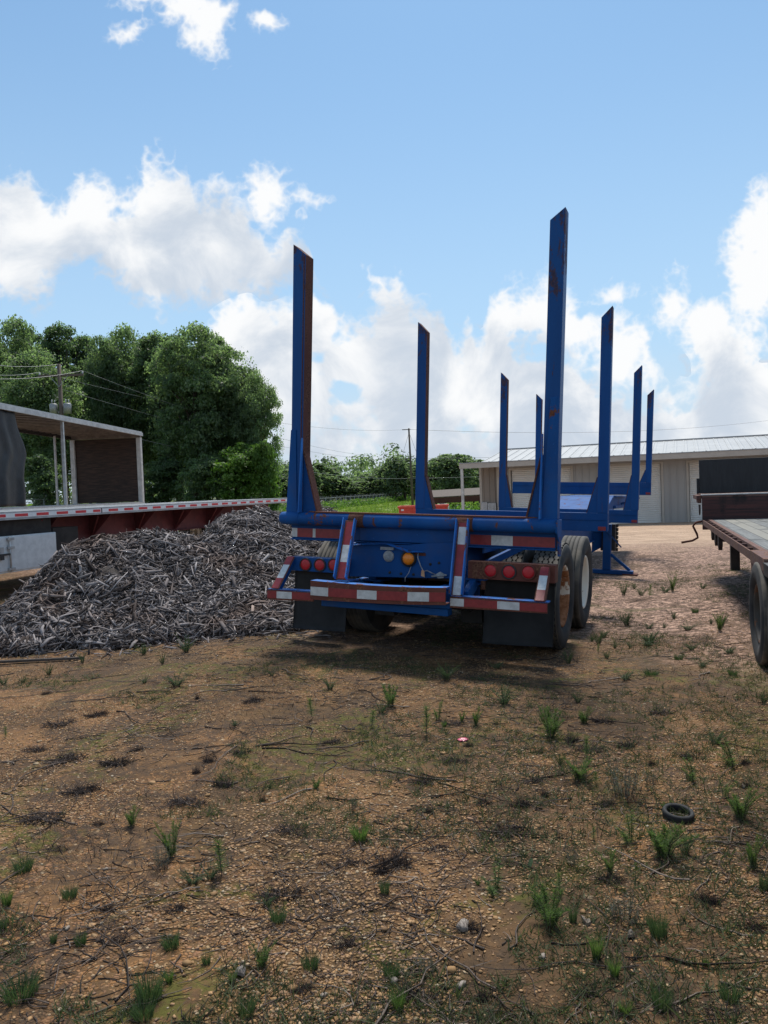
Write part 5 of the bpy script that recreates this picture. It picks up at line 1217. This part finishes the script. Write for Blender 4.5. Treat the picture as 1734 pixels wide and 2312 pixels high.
def weed_film():
    x, y = scatter_xy(30000, 1.9, 14, 1.15); rx = x/(.53*y); dn = fbm(x*1.15+31, y*1.15+5, 4)+.10*np.clip(rx, -.6, 1)+.10*np.clip((3.4-y)/1.5, 0, 1); k = dn > .575; x, y = x[k], y[k]; n = len(x)
    m = 7; P = np.repeat(np.stack([x, y, ground_z(x, y)], 1), m, 0)+rng.normal(size=(n*m,3))*np.array([.014,.014,0]); sc = np.repeat(.5+1.0*rng.random(n)**2, m)
    D = unit(rng.normal(size=(n*m,3))*np.array([.7,.7,.25])+np.array([0,0,.7])); return ribbons(P, D, (.016+.034*rng.random(n*m))*sc, .0022+.0032*rng.random(n*m), rng.normal(size=(n*m,3))*.3, 1)
tag(link('low_growth', np_mesh('low_growth', *weed_film()), [M_weed_low]), 'thin film of tiny green growth between the pebbles', 'ground cover', kind='stuff')

# ------------------------------------------------------------------ weeds, tufts and dead clumps: one object each
def bottlebrush(h, n, base=(0,0,0), lean=(0,0), leaf=.05, start=.15):
    t = start+(1-start)*rng.random(n)**.8; b = np.array(base); P = b+np.stack([lean[0]*t*t*h, lean[1]*t*t*h, h*t], 1); a = rng.random(n)*6.28
    up = .10+1.0*(t-.25); D = unit(np.stack([np.cos(a), np.sin(a), up], 1)); L = leaf*(.45+.75*rng.random(n))*(1.15-.5*t)
    v, f = ribbons(P, D, L, .0017+.0016*rng.random(n), np.stack([np.zeros(n), np.zeros(n), .15+.30*rng.normal(size=n)], 1)); return v, f
def stem(h, base, lean, r=.003):
    mb = MB(); b = Vector(base); mb.tube([b, b+Vector((lean[0]*.25*h, lean[1]*.25*h, h*.5)), b+Vector((lean[0]*h, lean[1]*h, h))], [r, r*.8, r*.4], 5); return np.array(mb.v), np.array([f for f in mb.f if len(f) == 4])
def P_seedling(h=.2): return join([(*bottlebrush(h, 260, leaf=.060), 0), (*stem(h, (0,0,-.01), (0,0)), 1)])
def P_bushy(h=.2, k=10, spread=.75, n=170, leaf=.042):
    parts = []
    for i in range(k):
        a = rng.random()*6.28; l = spread*(.3+.8*rng.random()); hh = h*(.35+.7*rng.random()); ln = (l*math.cos(a), l*math.sin(a)); b = (.02*math.cos(a), .02*math.sin(a), 0)
        parts += [(*bottlebrush(hh, n, b, ln, leaf, .12), 0), (*stem(hh, (b[0],b[1],-.01), ln, .0025), 1)]
    return join(parts)
def P_grass(h=.15, n=260, spread=.055):
    a = rng.random(n)*6.28; r = spread*rng.random(n)**.5; P = np.stack([r*np.cos(a), r*np.sin(a), np.zeros(n)], 1); D = unit(np.stack([np.cos(a)*.55*rng.random(n), np.sin(a)*.55*rng.random(n), np.ones(n)], 1)); L = h*(.5+.6*rng.random(n))
    return join([(*ribbons(P, D, L, .003+.003*rng.random(n), np.stack([np.cos(a)*.35, np.sin(a)*.35, -.25*np.ones(n)], 1), 3), 0)])
def P_greybush(h=.2, n=90):
    parts = []; a = rng.random(n)*6.28; r = .10*rng.random(n)**.5; P = np.stack([r*np.cos(a), r*np.sin(a), np.zeros(n)], 1); D = unit(np.stack([np.cos(a)*.35, np.sin(a)*.35, np.ones(n)], 1)+rng.normal(size=(n,3))*.12); L = h*(.5+.6*rng.random(n))
    parts.append((*ribbons(P, D, L, .003*np.ones(n), rng.normal(size=(n,3))*.12, 2), 1))
    m = n*9; i = rng.integers(0, n, m); t = .25+.75*rng.random(m); Q = P[i]+D[i]*(L[i]*t)[:,None]; parts.append((*ribbons(Q, unit(rand_dirs(m)+np.array([0,0,.6])), .012+.016*rng.random(m), .004*np.ones(m), np.zeros((m,3)), 1), 0)); return join(parts)
def P_dead(w=.12, n=320, h=.05):
    a = rng.random(n)*6.28; r = w*rng.random(n)**.6; P = np.stack([r*np.cos(a), r*np.sin(a)*.6, np.zeros(n)], 1); D = unit(rng.normal(size=(n,3))*np.array([.8,.5,.3])+np.array([0,0,.55])); L = h*(.4+rng.random(n))
    parts = [(*ribbons(P, D, L, .003+.003*rng.random(n), rng.normal(size=(n,3))*np.array([.5,.5,.3]), 3), 0)]
    m = 9; aa = rng.random(m)*6.28; V = []
    mb = MB()
    for q in range(m):
        L_ = w*(1.0+1.2*rng.random()); c = Vector((0,0,.008)); pts = [c]; an = aa[q]
        for k in range(4): an += rng.normal()*.35; c = c+Vector((math.cos(an)*L_/4, math.sin(an)*L_/4*.6, .004*rng.normal())); pts.append(c.copy())
        mb.tube(pts, [.004,.0035,.003,.002,.001], 4, cap=False)
    parts.append((np.array(mb.v), np.array(mb.f), 0)); return join(parts)
def P_broad():
    mb = MB()
    for a, l, up in ((.4,.075,.9),(2.2,.06,.5),(4.3,.07,.15)):
        d = Vector((math.cos(a), math.sin(a), up)).normalized(); s = d.cross(Vector((0,0,1))).normalized(); b0 = len(mb.v)
        for t, w in ((0,.004),(.3,.018),(.65,.02),(1,.002)):
            c = d*l*t-Vector((0,0,1))*(.02*t*t); mb.v += [tuple(c-s*w), tuple(c+Vector((0,0,-.004))), tuple(c+s*w)]
        for k in range(3):
            q = b0+3*k; mb.f += [[q,q+1,q+4,q+3],[q+1,q+2,q+5,q+4]]
    return join([(np.array(mb.v), np.array(mb.f), 0)])
PROTO = {}
def proto(key, fn, mats, nvar=2):
    PROTO[key] = []
    for i in range(nvar):
        V, F, Mi = fn(); me = np_mesh(key, V, F, Mi)
        for m in mats: me.materials.append(m)
        PROTO[key].append((me, float(V[:,2].max()), float(np.abs(V[:,0]).max())))
proto('s', P_seedling, [M_weed, M_dead], 3); proto('b', P_bushy, [M_weed, M_dead], 4); proto('c', lambda: P_bushy(.2, 13, .95, 120, .032), [M_weed_blue, M_dead], 3)
proto('v', lambda: P_bushy(.2, 4, .85, 140, .036), [M_weed, M_dead], 2)
proto('g', P_grass, [M_weed], 3); proto('h', lambda: P_grass(.13, 330, .10), [M_weed_blue], 3); proto('y', P_greybush, [M_weed_grey, M_dead], 3); proto('d', P_dead, [M_dead], 5); proto('e', lambda: P_dead(.12, 340, .10), [M_dead], 3); proto('r', P_broad, [M_weed_blue], 1)
NAMES = {'s':('upright green seedling with needle leaves','seedling'),'b':('bushy bright green weed','weed'),'c':('low bluish green weed','weed'),'v':('forked little green weed','weed'),'g':('bright green grass tuft','grass tuft'),
         'h':('dull green grass tuft','grass tuft'),'y':('dry grey green bush','dry bush'),'d':('flat dead brown clump with bare roots','dead clump'),'e':('bristling dead brown tuft','dead tuft'),'r':('broad leaved plantlet','plantlet')}
ONAME = {'s':'seedling','b':'bushy_weed','c':'low_weed','v':'forked_weed','g':'grass_tuft','h':'grass_tuft','y':'dry_bush','d':'dead_clump','e':'dead_tuft','r':'plantlet'}
plants = []
def plant(kind, u, v, hpx, wpx=None):
    x, y, z = gpt(u, v); i = rng.integers(len(PROTO[kind])); me, h0, w0 = PROTO[kind][i]
    o = bpy.data.objects.new(ONAME[kind], me); col.objects.link(o); dist = y; s = hpx/FPX*dist/h0*(1.2 if kind in 'bcv' else 1.04)
    sx = s if wpx is None else wpx*.5/FPX*dist/w0*(1.3 if kind in 'bcv' else 1.0)
    o.location = (x, y, z-.004); o.scale = (sx, sx*(.8+.4*rng.random()), s); o.rotation_euler = (rng.normal()*.05, rng.normal()*.05, rng.random()*6.28 if wpx is None else rng.normal()*.3)
    plants.append((kind, o, u, y))
c1 = lambda X, Y: (X/1.907, 1400+Y/1.907); c2 = lambda X, Y: (864+X/1.907, 1400+Y/1.907)
A1 = [('s',1345,425,105),('s',1600,460,85),('c',1640,400,50),('c',1010,455,28,60),('s',955,1100,190),('b',570,885,95,85),('y',700,1075,130,110),('b',745,1020,160,100),('c',830,1135,70,140),('c',905,1115,60,90),('g',1550,950,95,150),
      ('c',760,285,60,110),('c',622,272,32,50),('c',210,235,45,60),('c',100,268,30,50),('c',15,280,45,60),('c',1420,300,60,70),('b',1360,725,50,60),('y',1525,825,95,40),('h',100,1080,70,130),('g',30,1225,80,90),('h',640,1640,150,200),('h',740,1410,80,120),
      ('h',300,1195,65,110),('h',350,1400,70,80),('b',1130,1490,110,120),('h',1340,1500,80,120),('h',90,1620,110,220),('h',1195,1300,80,130),('s',25,510,60),('g',730,1560,70,80),('c',1150,1230,50,80),('h',230,1390,60,50),('h',890,1480,60,60),('c',1170,240,30,40),('h',620,1710,90,150),('g',1000,1560,60,60),('c',700,190,50,50),('c',620,150,50,70),('c',800,140,70,90),('c',355,185,50,40),('h',1060,1700,100,130),('h',10,1330,60,60)]
A2 = [('c',275,262,75),('b',35,372,95,75),('s',190,497,145),('v',240,432,75,50),('b',340,437,48,40),('b',402,452,85,55),('g',265,458,28,40),('c',520,362,75,150),('c',840,355,50,60),('b',722,505,130,100),('b',868,445,75,80),('b',845,685,95,130),('s',880,600,110),('s',920,705,65),('y',1040,765,180,200),('y',1160,705,80,80),('c',765,625,50,50),('c',1430,535,65,100),('v',1510,625,85,110),('v',1340,692,85,80),('b',1540,850,140,160),('v',1470,770,80,90),
      ('b',1222,815,45,80),('b',1210,1015,175,240),('v',1070,965,110,110),('c',1300,1010,90,110),('b',1595,1060,150,85),('s',907,945,70),('b',980,1090,105,80),('y',820,1060,110,70),('r',630,1072,55),('v',490,1182,90,120),('b',720,1315,160,150),('s',760,1180,110),('v',650,1230,80,110),('y',1045,1300,190,210),('h',1190,1360,120,130),('g',920,1455,130,110),('g',1000,1530,90,100),('h',820,1300,80,60),('h',1200,1670,110,140),
      ('g',1045,1695,70,100),('g',70,1680,110,110),('y',190,1525,130,130),('h',40,1535,80,120),('h',10,1175,70,70),('g',1390,1485,45,50),('c',1640,360,60,50),('c',930,105,55,60),('c',965,165,35,50),('c',1150,100,50,110),('c',1460,30,60,50),('c',1050,25,60,70),('c',800,190,60,60),('c',490,210,30,80),('b',410,1140,35,40),('s',1090,1085,50),('h',1640,1160,80,70),('h',1500,1640,90,130),('c',1330,130,40,60)]
AD = [('d',1,350,740,70,190),('d',1,500,620,70,170),('d',1,300,600,55,170),('d',1,160,560,40,150),('e',1,900,610,60,90),('d',1,960,715,70,110),('d',1,1040,575,45,90),('d',1,1430,530,45,110),('e',1,1130,780,70,60),('d',1,1250,915,60,160),('d',1,180,860,70,220),('d',1,1200,1190,90,230),('e',1,1490,1400,80,150),('e',1,460,1250,60,80),('d',1,1640,1090,100,120),
      ('e',1,845,660,60,50),('d',1,1500,1050,50,120),('d',1,250,450,45,160),('d',1,590,560,40,80),('d',1,800,790,60,200),('d',1,420,880,40,80),('d',1,240,990,40,140),('e',1,1300,1600,80,140),('d',1,760,1250,60,150),('d',1,520,1380,50,120),('d',1,420,410,50,120),('e',1,200,320,45,70),('e',1,850,340,45,30),('d',1,1090,350,40,120),
      ('d',2,180,695,60,130),('e',2,60,1050,120,190),('d',2,530,915,80,260),('d',2,590,800,60,130),('e',2,815,525,70,90),('e',2,1160,625,65,50),('d',2,960,795,60,110),('d',2,380,1330,90,150),('e',2,1400,1210,100,160),('e',2,700,760,70,60),('d',2,310,610,50,140),('e',2,430,1640,140,90),('d',2,1590,1330,90,150),('d',2,985,1120,60,160),('d',2,1250,1680,60,150),('d',2,220,985,50,180),('e',2,680,575,50,50),('e',2,370,545,50,60),('d',2,1050,545,50,110),('d',2,440,790,60,80),
      ('e',2,200,830,60,40),('d',2,900,560,40,140),('d',2,1330,590,50,120),('e',2,1560,720,60,60),('e',2,1560,620,60,60),('d',2,640,690,40,120),('d',2,300,450,35,110),('d',2,1200,400,40,140),('d',2,950,440,50,120),('d',2,1480,1700,60,200),('d',2,850,1600,60,180),('d',2,150,1620,90,200)]
for a in A1: plant(a[0], *c1(a[1], a[2]), a[3]/1.907, a[4]/1.907 if len(a) > 4 else None)
for a in A2: plant(a[0], *c2(a[1], a[2]), a[3]/1.907*(.75 if a[0] == 'r' else 1), a[4]/1.907 if len(a) > 4 else (28. if a[0] == 'r' else None))
c3 = lambda X, Y: (1380+X/3.686, 960+Y/3.686)
A3 = [('c',100,1420,110,90),('c',190,1365,60,70),('s',320,1430,120),('c',250,1420,70,90),('c',450,1395,55,110),('b',510,1385,140,80),('c',760,1362,50,80),('c',520,1615,70,80),('c',310,1695,50,110),('c',640,1705,65,170),('b',900,1715,150,110),('c',830,1655,60,60),('c',440,1685,40,70),('c',30,1855,60,90),('c',300,1835,70,210),('c',160,1850,55,80),('h',700,1560,50,90),('c',980,1900,60,140),('h',560,1950,60,120),('c',760,2010,60,160),('h',330,2080,60,180),('c',120,2120,70,160),('h',1010,2080,60,120),('c',-60,1770,70,110),('c',-160,1800,60,90),('s',-110,1900,90)]
for a in A3: plant(a[0], *c3(a[1], a[2]), a[3]/3.686, a[4]/3.686 if len(a) > 4 else None)
for a in AD: plant(a[0], *(c1 if a[1] == 1 else c2)(a[2], a[3]), a[4]/1.907*1.15, a[5]/1.907*1.4)
def band(y): return 'nearest the camera' if y < 2.75 else 'level with the tyre ring' if y < 3.75 else 'beyond the tyre ring' if y < 5.2 else 'by the trailer wheels'
grp = {}
for kind, o, u, y in plants: grp.setdefault((kind, band(y)), []).append((u, o))
for (kind, b), L_ in grp.items():
    L_.sort(key=lambda t: t[0])
    for i, (u, o) in enumerate(L_):
        pos = 'the only one' if len(L_) == 1 else 'leftmost' if i == 0 else 'rightmost' if i == len(L_)-1 else ordinal(i+1)+' from the left'
        tag(o, '%s, %s %s' % (NAMES[kind][0], pos, b), NAMES[kind][1], NAMES[kind][1]+'s growing in the gravel yard')

# ------------------------------------------------------------------ small things lying about
x, y, z = gpt(864+1272/1.907, 1400+850/1.907); rr = 66/1.907/FPX*y
ring = MB().lathe([(0,rr*.74),(.0,rr*.96),(rr*.10,rr*1.0),(rr*.34,rr*1.0),(rr*.46,rr*.93),(rr*.44,rr*.78),(rr*.36,rr*.72),(rr*.08,rr*.72),(0,rr*.74)], (0,0,0), 'z', 44).build('tyre_ring', [M_flap])
ring.location = (x, y, z+.004); ring.rotation_euler = (R(5),R(3),0); tag(ring, 'small black rubber tyre ring lying flat on the gravel beside a green bush', 'small tyre')
x, y, z = gpt(864+345/1.907, 1400+520/1.907); V = []; 
for j in range(5):
    for i in range(7): V.append((.085*(i/6-.5)*(1-.25*abs(j/4-.5)), .06*(j/4-.5), .004+.006*math.sin(i*1.3+j)*.8+.006*rng.random()))
pkm = np_mesh('litter_scrap', V, np.array([[j*7+i, j*7+i+1, j*7+i+8, j*7+i+7] for j in range(4) for i in range(6)])); pk2 = link('litter_scrap', pkm, [M_pink]); pk2.modifiers.new('thickness','SOLIDIFY').thickness = .0015
pk2.location = (x, y, z+.004); pk2.rotation_euler = (R(16),0,R(20)); pk2.scale = (.75,.55,.8); tag(pk2, 'crumpled pink plastic scrap on the gravel in front of the blue trailer', 'litter')
M_pale = simple('pale_scrap', (.17,.135,.10), (.27,.225,.18), 30, .7); M_leafdry = simple('dry_leaf', (.16,.13,.11), (.30,.26,.22), 30, .8)
for (cc, X, Y, L_, lab, nm, m_) in [(c2,875,1305,.035,'pale blue grey paper scrap between two bushy weeds low on the right','paper_scrap',M_pale),(c2,1070,1365,.03,'small white paper scrap below the big grey green bush','paper_scrap',M_pale),(c2,1555,725,.03,'tiny white scrap near the right edge above the tyre ring','paper_scrap',M_pale),(c2,345,1325,.06,'flat tan stone slab beside a dead clump in the foreground','stone_slab',M_leafdry),(c1,1030,1530,.045,'curled dry grey leaf in the foreground left of centre','dry_leaf',M_leafdry),(c1,290,1330,.026,'large pale grey pebble in the left foreground gravel','large_pebble',M_pale),(c1,455,1075,.02,'whitish pebble left of the pale green bush','large_pebble',M_pale),(c1,1395,1620,.026,'white quartz stone at the bottom centre left','large_pebble',M_pale),(c2,340,1580,.036,'pinkish grey flat stone among the pebbles at the bottom','large_pebble',M_leafdry),(c2,690,1455,.03,'round tan cobble above the bare soil patch','large_pebble',M_leafdry),(c2,50,1560,.036,'half buried tan cobble at the bottom centre','large_pebble',M_leafdry)]:
    x, y, z = gpt(*cc(X, Y)); n = 9; mb = MB(); a = [2*math.pi*k/n for k in range(n)]; rj = [1+.25*rng.normal() for _ in a]
    flat = nm in ('paper_scrap','dry_leaf'); hgt = .012 if flat else L_*.34
    rings = [(0,.9),(hgt*.5,1.0),(hgt*.9,.75),(hgt,.3)] if not flat else [(0,.6),(.004,1.0),(.008+.006,.97),(.010,.5)]
    for (zz, k) in rings: mb.v += [(L_*.5*k*r_*math.cos(t), L_*.34*k*r_*math.sin(t), zz+(.006*math.sin(2*t) if flat else 0)) for t, r_ in zip(a, rj)]
    for q in range(len(rings)-1):
        for k in range(n): mb.f.append([q*n+k, q*n+(k+1)%n, (q+1)*n+(k+1)%n, (q+1)*n+k]); mb.m.append(0); mb.s.append(not flat)
    mb.f.append(list(range((len(rings)-1)*n, len(rings)*n))); mb.m.append(0); mb.s.append(not flat)
    o = mb.build(nm, [m_]); o.location = (x, y, z+.001); o.rotation_euler = (0,0,rng.random()*3); tag(o, lab, {'paper_scrap':'litter','stone_slab':'stone','dry_leaf':'leaf','large_pebble':'stone'}[nm])
